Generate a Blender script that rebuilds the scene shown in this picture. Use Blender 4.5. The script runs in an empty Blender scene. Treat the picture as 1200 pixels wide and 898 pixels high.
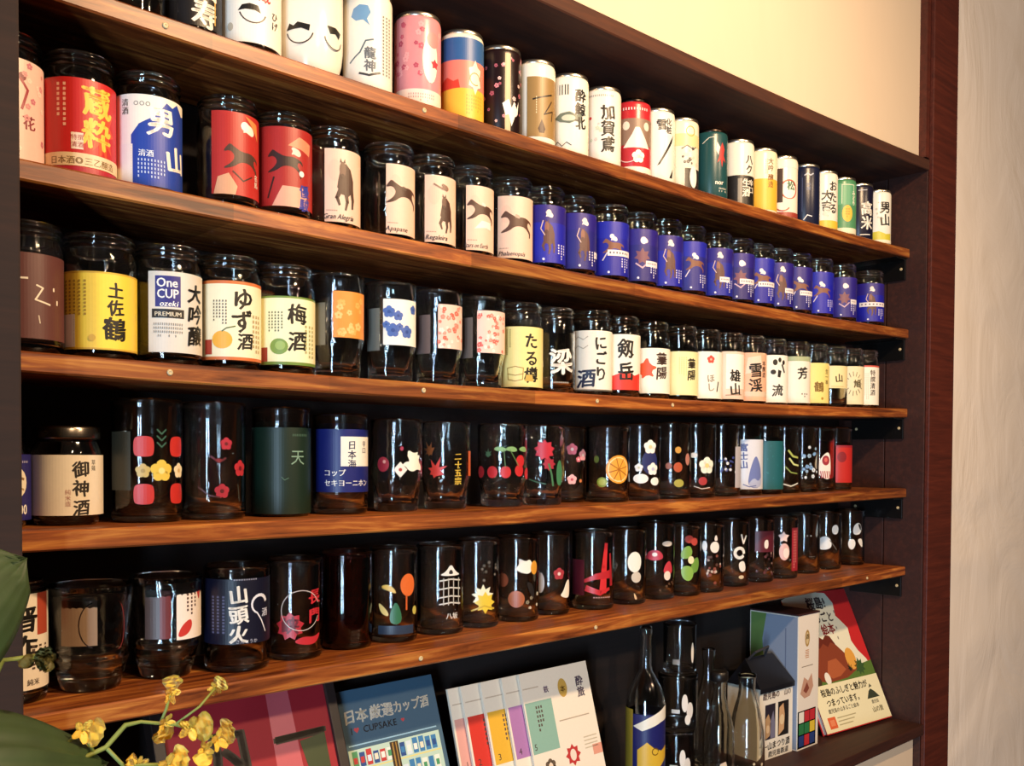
import bpy, bmesh, math, random
from math import sin, cos, asin, radians, pi
from mathutils import Vector, Matrix
from mathutils.geometry import tessellate_polygon

SC = bpy.context.scene
COL = SC.collection

# ------------------------------------------------------------------ camera
cam_d = bpy.data.cameras.new('camera')
cam = bpy.data.objects.new('camera', cam_d)
COL.objects.link(cam)
cr = Vector((0.7326394869, -0.6806015034, 0.0045799348))
cu_ = Vector((0.0118553476, 0.0194892880, 0.9997397753))
cf = Vector((0.6805136538, 0.7323945393, -0.0223473894))
M = Matrix(((cr.x, cu_.x, -cf.x, -0.2132), (cr.y, cu_.y, -cf.y, -0.82),
            (cr.z, cu_.z, -cf.z, 1.45), (0, 0, 0, 1)))
cam.matrix_world = M
cam_d.sensor_width = 36.0
cam_d.lens = 36.0 * 1100.0 / 1200.0
cam_d.shift_y = (562.546 - 449.0) / 1200.0
cam_d.clip_start = 0.02
SC.camera = cam

# ------------------------------------------------------------------ world, lamps, exposure
world = bpy.data.worlds.new('world')
SC.world = world
world.use_nodes = True
bg = world.node_tree.nodes['Background']
bg.inputs['Color'].default_value = (1.0, 0.82, 0.70, 1)
bg.inputs['Strength'].default_value = 0.035

def spot(name, loc, target, power, colr, radius=0.028, angle=130, blend=0.8):
    d = bpy.data.lights.new(name, 'SPOT')
    d.energy = power; d.color = colr; d.shadow_soft_size = radius
    d.spot_size = radians(angle); d.spot_blend = blend
    o = bpy.data.objects.new(name, d); COL.objects.link(o)
    o.location = loc
    o.rotation_euler = (Vector(target) - Vector(loc)).to_track_quat('-Z', 'Y').to_euler()
    return o
WARM = (1.0, 0.68, 0.385)
for lx in (0.56, 0.68):
    spot('ceiling_spot', (lx, -1.04, 2.42), (lx - 0.04, 0, 1.60), 50, WARM, 0.035)
spot('room_spot', (0.15, -2.30, 2.50), (0.40, 0, 1.4), 58, (1.0, 0.71, 0.44), 0.06)
spot('room_spot', (1.45, -2.30, 2.50), (1.60, 0, 1.4), 72, (1.0, 0.71, 0.44), 0.06)

def tall_window(loc, target, w, h, power, colr):
    d = bpy.data.lights.new('window_daylight', 'AREA')
    d.shape = 'RECTANGLE'; d.size = w; d.size_y = h; d.energy = power; d.color = colr
    o = bpy.data.objects.new('window_daylight', d); COL.objects.link(o)
    o.location = loc
    v = Vector(target) - Vector(loc); v.z = 0
    o.rotation_euler = v.to_track_quat('-Z', 'Y').to_euler()
tall_window((-1.70, -1.62, 0.92), (0.8, 0, 0.92), 0.12, 1.20, 36.0, (0.55, 0.77, 1.0))
tall_window((-1.54, -1.88, 0.92), (0.8, 0, 0.92), 0.12, 1.20, 36.0, (0.55, 0.77, 1.0))

vs = SC.view_settings
vs.view_transform = 'Standard'; vs.look = 'None'; vs.gamma = 1.0; vs.use_curve_mapping = False
vs.exposure = -0.10
SC.cycles.use_denoising = True
SC.cycles.caustics_reflective = False
SC.cycles.caustics_refractive = False
SC.cycles.max_bounces = 16
SC.cycles.transmission_bounces = 14
SC.cycles.glossy_bounces = 6
SC.cycles.diffuse_bounces = 3
SC.cycles.sample_clamp_indirect = 40.0
SC.cycles.blur_glossy = 0.0

# ------------------------------------------------------------------ materials
def lin(c):
    c = c / 255.0
    return c / 12.92 if c <= 0.04045 else ((c + 0.055) / 1.055) ** 2.4
def hexc(h):
    return (lin(int(h[0:2], 16)), lin(int(h[2:4], 16)), lin(int(h[4:6], 16)), 1.0)
MATS = {}
def bsdf(name):
    m = bpy.data.materials.new(name); m.use_nodes = True
    return m, m.node_tree, m.node_tree.nodes['Principled BSDF']
def ink(h, rough=0.42, metal=0.0):
    k = ('ink', h, rough, metal)
    if k not in MATS:
        m, nt, b = bsdf('ink_' + h)
        b.inputs['Roughness'].default_value = rough
        b.inputs['Metallic'].default_value = metal
        # slight printing mottle
        n = nt.nodes.new('ShaderNodeTexNoise'); n.inputs['Scale'].default_value = 260.0
        t = nt.nodes.new('ShaderNodeTexCoord'); nt.links.new(t.outputs['Object'], n.inputs['Vector'])
        mx = nt.nodes.new('ShaderNodeMix'); mx.data_type = 'RGBA'
        c = hexc(h)
        mx.inputs[6].default_value = (c[0] * .93, c[1] * .93, c[2] * .93, 1)
        mx.inputs[7].default_value = c
        nt.links.new(n.outputs['Fac'], mx.inputs[0]); nt.links.new(mx.outputs[2], b.inputs['Base Color'])
        MATS[k] = m
    return MATS[k]
def glass_mat(h='F6F8F5', key='clear', pressed=0.0):
    k = ('glass', h, pressed)
    if k not in MATS:
        m, nt, b = bsdf('glass_' + key)
        b.inputs['Base Color'].default_value = hexc(h)
        b.inputs['Roughness'].default_value = 0.06
        b.inputs['IOR'].default_value = 1.50
        b.inputs['Transmission Weight'].default_value = 1.0
        if pressed:      # moulded glass is never quite even
            n = nt.nodes.new('ShaderNodeTexNoise'); n.inputs['Scale'].default_value = 75.0; n.inputs['Detail'].default_value = 1.0
            t = nt.nodes.new('ShaderNodeTexCoord'); nt.links.new(t.outputs['Object'], n.inputs['Vector'])
            bp = nt.nodes.new('ShaderNodeBump'); bp.inputs['Strength'].default_value = pressed
            bp.inputs['Distance'].default_value = 0.004
            nt.links.new(n.outputs['Fac'], bp.inputs['Height']); nt.links.new(bp.outputs['Normal'], b.inputs['Normal'])
        MATS[k] = m
    return MATS[k]
def metal_mat(h='C8C4BC', rough=0.28):
    k = ('metal', h)
    if k not in MATS:
        m, nt, b = bsdf('metal_' + h)
        b.inputs['Base Color'].default_value = hexc(h)
        b.inputs['Metallic'].default_value = 1.0; b.inputs['Roughness'].default_value = rough
        MATS[k] = m
    return MATS[k]

def wood(name, c_dark, c_mid, c_lite, rough=0.42, seg=0.29, vary=0.35, grain=1.0):
    """stained timber: grain runs along X, laminated boards joined every SEG metres"""
    m, nt, b = bsdf(name)
    N = nt.nodes; L = nt.links
    tc = N.new('ShaderNodeTexCoord'); oi = N.new('ShaderNodeObjectInfo')
    add = N.new('ShaderNodeVectorMath'); add.operation = 'ADD'
    comb = N.new('ShaderNodeCombineXYZ')
    mul = N.new('ShaderNodeMath'); mul.operation = 'MULTIPLY'; mul.inputs[1].default_value = 7.3
    L.new(oi.outputs['Random'], mul.inputs[0])
    for i in range(3): L.new(mul.outputs[0], comb.inputs[i])
    L.new(tc.outputs['Object'], add.inputs[0]); L.new(comb.outputs[0], add.inputs[1])
    mp = N.new('ShaderNodeMapping'); mp.inputs['Scale'].default_value = (7.0, 110.0, 110.0)
    L.new(add.outputs[0], mp.inputs['Vector'])
    n1 = N.new('ShaderNodeTexNoise'); n1.inputs['Scale'].default_value = 1.0; n1.inputs['Detail'].default_value = 5.0
    n1.inputs['Roughness'].default_value = 0.62; n1.inputs['Distortion'].default_value = 0.6
    L.new(mp.outputs[0], n1.inputs['Vector'])
    ramp = N.new('ShaderNodeValToRGB')
    e = ramp.color_ramp.elements
    e[0].position = 0.34; e[0].color = hexc(c_dark)
    e[1].position = 0.68; e[1].color = hexc(c_lite)
    k = e.new(0.52); k.color = hexc(c_mid)
    L.new(n1.outputs['Fac'], ramp.inputs['Fac'])
    # boards glued end to end
    sep = N.new('ShaderNodeSeparateXYZ'); L.new(add.outputs[0], sep.inputs[0])
    div = N.new('ShaderNodeMath'); div.operation = 'DIVIDE'; div.inputs[1].default_value = seg
    L.new(sep.outputs[0], div.inputs[0])
    fl = N.new('ShaderNodeMath'); fl.operation = 'FLOOR'; L.new(div.outputs[0], fl.inputs[0])
    wn = N.new('ShaderNodeTexWhiteNoise'); wn.noise_dimensions = '1D'; L.new(fl.outputs[0], wn.inputs['W'])
    mr = N.new('ShaderNodeMapRange'); mr.inputs['To Min'].default_value = 1.0 - vary; mr.inputs['To Max'].default_value = 1.0 + vary
    L.new(wn.outputs['Value'], mr.inputs['Value'])
    hv = N.new('ShaderNodeHueSaturation'); L.new(ramp.outputs['Color'], hv.inputs['Color']); L.new(mr.outputs[0], hv.inputs['Value'])
    L.new(hv.outputs['Color'], b.inputs['Base Color'])
    b.inputs['Roughness'].default_value = rough
    bp = N.new('ShaderNodeBump'); bp.inputs['Strength'].default_value = 0.18 * grain; bp.inputs['Distance'].default_value = 0.001
    L.new(n1.outputs['Fac'], bp.inputs['Height']); L.new(bp.outputs['Normal'], b.inputs['Normal'])
    return m
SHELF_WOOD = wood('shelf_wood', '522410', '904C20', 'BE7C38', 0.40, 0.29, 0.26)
DARK_WOOD = wood('dark_stained_wood', '2E140D', '371810', '421F14', 0.6, 3.0, 0.05, 0.5)
LEFT_WOOD = wood('left_post_wood', '1D0C05', '231007', '2A1409', 0.85, 3.0, 0.05, 0.5)
POST_WOOD = wood('post_wood', '45190F', '521F13', '5E2617', 0.5, 3.0, 0.05, 0.5)
TOP_WOOD = wood('top_board_wood', '3A1A0C', '46210F', '522812', 0.75, 3.0, 0.05, 0.5)
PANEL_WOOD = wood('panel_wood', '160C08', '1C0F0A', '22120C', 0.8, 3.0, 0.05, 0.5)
def plaster(name, h, scale=9.0, strength=0.35):
    m, nt, b = bsdf(name); N = nt.nodes; L = nt.links
    tc = N.new('ShaderNodeTexCoord')
    mp = N.new('ShaderNodeMapping'); mp.inputs['Scale'].default_value = (1, 1, 0.55); mp.inputs['Rotation'].default_value = (0, 0.7, 0)
    L.new(tc.outputs['Object'], mp.inputs['Vector'])
    n = N.new('ShaderNodeTexNoise'); n.inputs['Scale'].default_value = scale; n.inputs['Detail'].default_value = 6.0
    n.inputs['Distortion'].default_value = 1.6
    L.new(mp.outputs[0], n.inputs['Vector'])
    w = N.new('ShaderNodeTexWave'); w.wave_type = 'RINGS'; w.inputs['Scale'].default_value = 1.6; w.inputs['Distortion'].default_value = 9.0
    w.inputs['Detail'].default_value = 3.0; w.inputs['Detail Scale'].default_value = 1.2
    L.new(tc.outputs['Object'], w.inputs['Vector'])
    mx = N.new('ShaderNodeMath'); mx.operation = 'MULTIPLY_ADD'; mx.inputs[1].default_value = 0.35
    L.new(w.outputs['Fac'], mx.inputs[0]); L.new(n.outputs['Fac'], mx.inputs[2])
    bp = N.new('ShaderNodeBump'); bp.inputs['Strength'].default_value = strength; bp.inputs['Distance'].default_value = 0.004 if strength < .5 else 0.008
    L.new(mx.outputs[0], bp.inputs['Height']); L.new(bp.outputs['Normal'], b.inputs['Normal'])
    c = hexc(h)
    mc = N.new('ShaderNodeMix'); mc.data_type = 'RGBA'
    mc.inputs[6].default_value = (c[0] * .94, c[1] * .93, c[2] * .92, 1); mc.inputs[7].default_value = c
    L.new(n.outputs['Fac'], mc.inputs[0]); L.new(mc.outputs[2], b.inputs['Base Color'])
    b.inputs['Roughness'].default_value = 0.85
    return m
PLASTER = plaster('cream_plaster', 'DDC9B0', 7.0, 0.16)
PLASTER_R = plaster('troweled_plaster', 'F2E4D6', 5.0, 1.0)

# ------------------------------------------------------------------ object helpers
def link(o, parent=None):
    COL.objects.link(o)
    if parent is not None: o.parent = parent
    return o
def thing(name, label, cat, loc=(0, 0, 0), rz=0.0, group=None, rot=None):
    o = bpy.data.objects.new(name, None); o.empty_display_size = 0.02
    link(o); o.location = loc; o.rotation_euler = rot if rot else (0, 0, rz)
    o['label'] = label; o['category'] = cat
    if group: o['group'] = group
    return o
def bm_obj(name, bm, mat, parent=None, smooth=False):
    me = bpy.data.meshes.new(name); bm.to_mesh(me); bm.free()
    for m in (mat if isinstance(mat, (list, tuple)) else [mat]): me.materials.append(m)
    if smooth:
        for p in me.polygons: p.use_smooth = True
    return link(bpy.data.objects.new(name, me), parent)
def box(bm, lo, hi, bev=0.0, mi=0):
    r = bmesh.ops.create_cube(bm, size=1.0)
    for v in r['verts']:
        v.co = Vector(((lo[i] + hi[i]) / 2 + v.co[i] * (hi[i] - lo[i]) for i in range(3)))
    if bev > 0:
        es = list({e for v in r['verts'] for e in v.link_edges})
        bmesh.ops.bevel(bm, geom=es, offset=bev, segments=2, affect='EDGES', profile=0.6)
def lathe(bm, prof, seg=36, cap=True):
    """profile [(radius, z)...]; radius 0 closes on the axis"""
    rings = []
    for (r, z) in prof:
        if r <= 1e-7: rings.append([bm.verts.new((0, 0, z))])
        else: rings.append([bm.verts.new((r * cos(2 * pi * i / seg), r * sin(2 * pi * i / seg), z)) for i in range(seg)])
    for a, b2 in zip(rings, rings[1:]):
        for i in range(seg):
            j = (i + 1) % seg
            if len(a) == 1 and len(b2) == 1: continue
            if len(a) == 1: bm.faces.new((a[0], b2[j], b2[i]))
            elif len(b2) == 1: bm.faces.new((a[i], a[j], b2[0]))
            else: bm.faces.new((a[i], a[j], b2[j], b2[i]))
    bmesh.ops.recalc_face_normals(bm, faces=bm.faces)
def tube(bm, pts, rad, seg=8):
    pts = [Vector(p) for p in pts]; rings = []
    for i, p in enumerate(pts):
        t = (pts[min(i + 1, len(pts) - 1)] - pts[max(i - 1, 0)]).normalized()
        a = t.orthogonal().normalized() if i == 0 else (rings_n - t * rings_n.dot(t)).normalized()
        rings_n = a; b2 = t.cross(a)
        r = rad[i] if isinstance(rad, (list, tuple)) else rad
        rings.append([bm.verts.new(p + (a * cos(2 * pi * k / seg) + b2 * sin(2 * pi * k / seg)) * r) for k in range(seg)])
    for a, b2 in zip(rings, rings[1:]):
        for k in range(seg):
            bm.faces.new((a[k], a[(k + 1) % seg], b2[(k + 1) % seg], b2[k]))
    bm.faces.new(rings[0][::-1]); bm.faces.new(rings[-1])
    bmesh.ops.recalc_face_normals(bm, faces=bm.faces)

# ------------------------------------------------------------------ lettering and printed designs
GLYPHS = {}
def load_glyphs(chars):
    made = []
    for ch in chars:
        for off in (0.0,):
            cu = bpy.data.curves.new('glyph', 'FONT'); cu.body = ch; cu.size = 1.0; cu.resolution_u = 2; cu.offset = off
            o = bpy.data.objects.new('glyph', cu); COL.objects.link(o); made.append((ch, off, o, cu))
    dg = bpy.context.evaluated_depsgraph_get(); dg.update()
    for ch, off, o, cu in made:
        me = o.evaluated_get(dg).to_mesh()
        vs_ = [(v.co.x, v.co.y) for v in me.vertices]
        tris = [[vs_[i] for i in p.vertices] for p in me.polygons]
        GLYPHS[ch] = (tris, (max([v[0] for v in vs_]) if vs_ else 0.22))
        o.evaluated_get(dg).to_mesh_clear()
    for ch, off, o, cu in made:
        bpy.data.objects.remove(o); bpy.data.curves.remove(cu)

def ell(u, v, ru, rv, n=18, a0=0.0):
    return [(u + ru * cos(a0 + 2 * pi * i / n), v + rv * sin(a0 + 2 * pi * i / n)) for i in range(n)]
def stroke(pts, w):
    """thick polyline as quads, w may taper: (w0, w1)"""
    out = []; n = len(pts) - 1
    w0, w1 = w if isinstance(w, tuple) else (w, w)
    for i in range(n):
        (x0, y0), (x1, y1) = pts[i], pts[i + 1]
        dx, dy = x1 - x0, y1 - y0; l = math.hypot(dx, dy) or 1e-6
        nx, ny = -dy / l / 2, dx / l / 2
        a = w0 + (w1 - w0) * i / n; b2 = w0 + (w1 - w0) * (i + 1) / n
        ex, ey = dx / l * a * .3, dy / l * a * .3
        out.append([(x0 - ex + nx * a, y0 - ey + ny * a), (x1 + ex + nx * b2, y1 + ey + ny * b2), (x1 + ex - nx * b2, y1 + ey - ny * b2), (x0 - ex - nx * a, y0 - ey - ny * a)])
    return out
def arc(r, a0, a1, n=12, cx=0, cy=0, ry=None):
    return [(cx + r * cos(radians(a0 + (a1 - a0) * i / n)), cy + (ry or r) * sin(radians(a0 + (a1 - a0) * i / n))) for i in range(n + 1)]
def smooth(pts, it=2):
    for _ in range(it):
        out = []
        for i in range(len(pts)):
            (x0, y0), (x1, y1) = pts[i], pts[(i + 1) % len(pts)]
            out += [(x0 * .75 + x1 * .25, y0 * .75 + y1 * .25), (x0 * .25 + x1 * .75, y0 * .25 + y1 * .75)]
        pts = out
    return pts
HORSE = [(-15, 8), (-12, 12), (-10, 14), (-6, 11), (0, 8), (8, 8.5), (13, 7), (17, 5), (18, 1), (15, 4), (12.5, 4), (12, 0), (17, -5), (16, -10), (14.5, -10), (15, -6), (9, -1), (3, 0), (-2, -1), (-7, -5), (-14, -7), (-15, -6), (-9, -2), (-6, 3), (-8, 7), (-11, 8), (-14, 7)]
JOCKEY = [(-4, 9), (-2, 13), (-4, 15), (-2, 17), (1, 16), (5, 14.5), (7, 11), (5, 8), (1, 9), (-1, 10)]
DOVE = [(-13, -3), (-9, 1), (-4, 1), (-7, 8), (-6, 14), (1, 10), (8, 12), (6, 8), (12, 8), (8, 2), (14, -4), (13, -9), (6, -7), (0, -10), (-6, -8), (-9, -4)]
BIRD = [(-13, -4), (-8, 0), (-12, 9), (-4, 5), (2, 14), (5, 5), (14, 2), (6, -2), (10, -9), (2, -6), (-4, -11), (-4, -5)]
HORSE, JOCKEY, DOVE, BIRD = (smooth(p_, 1) for p_ in (HORSE, JOCKEY, DOVE, BIRD))
def star(u, v, r, k=5, inner=.45, a0=90):
    return [(u + (r if i % 2 == 0 else r * inner) * cos(radians(a0 + 180 / k * i)), v + (r if i % 2 == 0 else r * inner) * sin(radians(a0 + 180 / k * i))) for i in range(2 * k)]
def maple(u, v, r, a0=90):
    pts = []
    for i, q in enumerate((.62, .85, 1.0, .85, .62, .5, .5)):
        a = a0 + (i - 2) * 46
        pts += [(u + r * q * cos(radians(a)), v + r * q * sin(radians(a))), (u + r * .34 * cos(radians(a + 23)), v + r * .34 * sin(radians(a + 23)))]
    return pts
def petals(u, v, r, n=5, fat=.5, a0=90):
    return [ell(u + r * .55 * cos(radians(a0 + 360 / n * i)), v + r * .55 * sin(radians(a0 + 360 / n * i)), r * fat, r * fat, 10) for i in range(n)]

class Print:
    """flat 2D artwork in millimetres, wrapped on a cylinder (R mm) or laid on a plane (R None, facing -Y)"""
    def __init__(self, R=None, step=0.05, lift=0.22):
        self.R = R; self.v = []; self.f = []; self.mi = []; self.mats = []; self.layer = 0; self.step = step; self.lift = lift; self.open = False
    def mat(self, h, **k):
        m = ink(h, **k) if isinstance(h, str) else h
        if m not in self.mats: self.mats.append(m)
        return self.mats.index(m)
    def up(self): self.layer += 1
    def s(self, s): return self.R * asin(max(-1, min(1, s))) if self.R else s
    def put(self, poly, mi):
        d = self.lift + self.layer * self.step
        i0 = len(self.v)
        for (u, v) in poly:
            if self.R:
                a = u / self.R; r = self.R + d
                self.v.append((r * sin(a) / 1000, -r * cos(a) / 1000, v / 1000))
            else:
                self.v.append((u / 1000, -d / 1000, v / 1000))
        self.f.append(tuple(range(i0, i0 + len(poly)))); self.mi.append(mi)
    def cols(self, poly, mi):
        if not self.R: return self.put(poly, mi)
        w = self.R * 0.085
        lo = min(p[0] for p in poly); hi = max(p[0] for p in poly)
        k0 = math.floor(lo / w + 1e-9); k1 = math.ceil(hi / w - 1e-9)
        if k1 - k0 <= 1: return self.put(poly, mi)
        for k in range(k0, k1):
            q = clip(clip(poly, k * w, 1), (k + 1) * w, -1)
            if len(q) >= 3: self.put(q, mi)
    def poly(self, pts, h, **k):
        mi = self.mat(h, **k)
        if len(pts) <= 3: return self.cols(pts, mi)
        t = tessellate_polygon([[Vector((p[0], p[1], 0)) for p in pts]])
        for tri in t:
            q = [pts[i] for i in tri]
            if (q[1][0] - q[0][0]) * (q[2][1] - q[0][1]) - (q[1][1] - q[0][1]) * (q[2][0] - q[0][0]) < 0: q.reverse()
            self.cols(q, mi)
    def rect(self, u0, u1, v0, v1, h, **k):
        self.cols([(u0, v0), (u1, v0), (u1, v1), (u0, v1)], self.mat(h, **k))
    def glyph(self, ch, u, v, size, mi, bold, shear=0.0, sx=1.0):
        sh = ((-.034, 0), (.034, .012), (0, -.024), (0, .02)) if bold and size > 12.5 else (((-.024, 0), (.024, .008), (0, -.016)) if bold and size > 8.5 else (((-.02, 0), (.02, 0)) if bold and size > 5.5 else ((0, 0),)))
        q = (.030 if size > 12.5 else .018) if (bold and size > 8.5 and ord(ch) > 0x2fff) else 0.0
        ph = (ord(ch) * 0.37) % 6.28
        def brush(x, y):         # hand lettering leans and wavers a little
            return (x + q * sin(5.0 * y + ph) + q * (y - .4) * sin(ph * 3), y + q * 1.2 * sin(5.5 * x + ph * 2) + q * 1.5 * (x - .5))
        for dx, dy in sh:        # brush weight: the strokes are struck two or three times
            for tri in GLYPHS[ch][0]:
                self.cols([(u + ((x + dx) * sx + shear * y) * size, v + (y + dy) * size) for (x, y) in (brush(*p) for p in tri)], mi)
    def vtext(self, txt, u, vtop, size, h, bold=True, pitch=1.02, sx=1.0):
        mi = self.mat(h)
        for i, ch in enumerate(txt):
            self.glyph(ch, u - size * sx * .5, vtop - size * (.88 + pitch * i), size, mi, bold, 0, sx)
    def htext(self, txt, u, v, size, h, bold=True, shear=0.0, sx=1.0, align='C'):
        mi = self.mat(h)
        adv = [((GLYPHS[c][1] + .05) if ord(c) < 0x2000 else 1.0) for c in txt]
        x = u - (sum(adv) * size * sx / 2 if align == 'C' else 0)
        for ch, a in zip(txt, adv):
            self.glyph(ch, x, v, size, mi, bold, shear, sx); x += a * size * sx
    def obj(self, name, parent):
        me = bpy.data.meshes.new(name)
        me.from_pydata(self.v, [], self.f)
        for m in self.mats: me.materials.append(m)
        me.polygons.foreach_set('material_index', self.mi)
        me.polygons.foreach_set('use_smooth', [self.R is not None] * len(self.f))
        me.update()
        return link(bpy.data.objects.new(name, me), parent)
def clip(poly, a, sgn):
    out = []
    for i in range(len(poly)):
        p, q = poly[i], poly[(i + 1) % len(poly)]
        pi_, qi = (p[0] - a) * sgn >= 0, (q[0] - a) * sgn >= 0
        if pi_: out.append(p)
        if pi_ != qi:
            t = (a - p[0]) / (q[0] - p[0]); out.append((a, p[1] + t * (q[1] - p[1])))
    return out

def draw(pr, ops):
    """ops: short drawing commands; s is the position across the jar (-1..1 of its outline), v is mm above the base"""
    for op in ops:
        c, a = op[0], op[1:]
        pr.up()
        if c == 'B':      # band s0 s1 v0 v1 colour ; s0 None = all round
            s0, s1, v0, v1, h = a
            if s0 is None: u0, u1 = -pr.R * pi, pr.R * pi
            else: u0, u1 = (pr.s(s0) if s0 > -1 else -pr.R * 1.62), (pr.s(s1) if s1 < 1 else pr.R * 1.62)
            pr.rect(u0, u1, v0, v1, h)
        elif c == 'A':    # band by angle
            pr.rect(pr.R * radians(a[0]), pr.R * radians(a[1]), a[2], a[3], a[4])
        elif c == 'E': pr.poly(ell(pr.s(a[0]), a[1], a[2], a[3]), a[4])
        elif c == 'Q':    # the same with rounded corners
            k = a[4] if len(a) > 4 else 1.0
            pr.poly([(pr.s(a[0]) + x * k, a[1] + y * k) for x, y in smooth(a[2])], a[3])
        elif c == 'P':    # polygon s v pts colour scale
            k = a[4] if len(a) > 4 else 1.0; kx = a[5] if len(a) > 5 else k
            pr.poly([(pr.s(a[0]) + x * kx, a[1] + y * k) for x, y in a[2]], a[3])
        elif c == 'V': pr.vtext(a[0], pr.s(a[1]), a[2], a[3], a[4], *(a[5:]))
        elif c == 'H': pr.htext(a[0], pr.s(a[1]), a[2], a[3], a[4], *(a[5:]))
        elif c == 'L':    # strokes s v pts width colour
            mi = pr.mat(a[4])
            for q in stroke([(pr.s(a[0]) + x, a[1] + y) for x, y in a[2]], a[3]): pr.cols(q, mi)
        elif c == 'F':    # flower s v r petal centre
            for q in petals(pr.s(a[0]), a[1], a[2]): pr.poly(q, a[3])
            pr.up(); pr.poly(ell(pr.s(a[0]), a[1], a[2] * .3, a[2] * .3, 10), a[4])
        elif c == 'O':    # ring
            mi = pr.mat(a[4])
            for q in stroke([(pr.s(a[0]) + x, a[1] + y) for x, y in arc(a[2], 0, 360, 24)], a[3]): pr.cols(q, mi)
        elif c == 'D':    # columns of tiny print
            s0, s1, v0, v1, nx, ny, h = a
            mi = pr.mat(h); u0, u1 = pr.s(s0), pr.s(s1); rnd = random.Random(int(v0 * 7 + nx))
            for i in range(nx):
                uu = u0 + (u1 - u0) * (i + .5) / nx; vb = v0 + (v1 - v0) * rnd.choice((0, .12, .25))
                dv = (v1 - v0) / ny; w = (u1 - u0) / nx * .42
                for j in range(ny):
                    vv = v1 - dv * (j + .75)
                    if vv < vb: break
                    pr.put([(uu - w / 2, vv), (uu + w / 2, vv), (uu + w / 2, vv + dv * .6), (uu - w / 2, vv + dv * .6)], mi)
        elif c == 'S':    # scatter of small blossoms seed n s0 s1 v0 v1 r colours
            seed, n, s0, s1, v0, v1, r, hs = a; rnd = random.Random(seed)
            for i in range(n):
                u = rnd.uniform(pr.s(s0), pr.s(s1)); v = rnd.uniform(v0, v1); q = r * rnd.uniform(.6, 1.2)
                h = hs[i % len(hs)]
                for e2 in petals(u, v, q, 5, .42, rnd.uniform(0, 90)): pr.poly(e2[::2], h)
        elif c == 'K':    # barcode s0 s1 v0 v1
            s0, s1, v0, v1 = a; pr.rect(pr.s(s0), pr.s(s1), v0, v1, 'EDE6DA'); pr.up()
            rnd = random.Random(3); v = v0 + 1; mi = pr.mat('2A2422')
            while v < v1 - 1.5:
                w = rnd.choice((.5, .9, 1.4)); pr.put([(pr.s(s0) + 1, v), (pr.s(s1) - 1, v), (pr.s(s1) - 1, v + w), (pr.s(s0) + 1, v + w)], mi); v += w + rnd.choice((.6, 1.0))
def all_chars(*specs):
    cs = set()
    def walk(x):
        if isinstance(x, (list, tuple)):
            if len(x) > 2 and x[0] in ('V', 'H') and isinstance(x[1], str): cs.update(x[1])
            else:
                for y in x: walk(y)
    for s_ in specs: walk(s_)
    return cs
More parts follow.
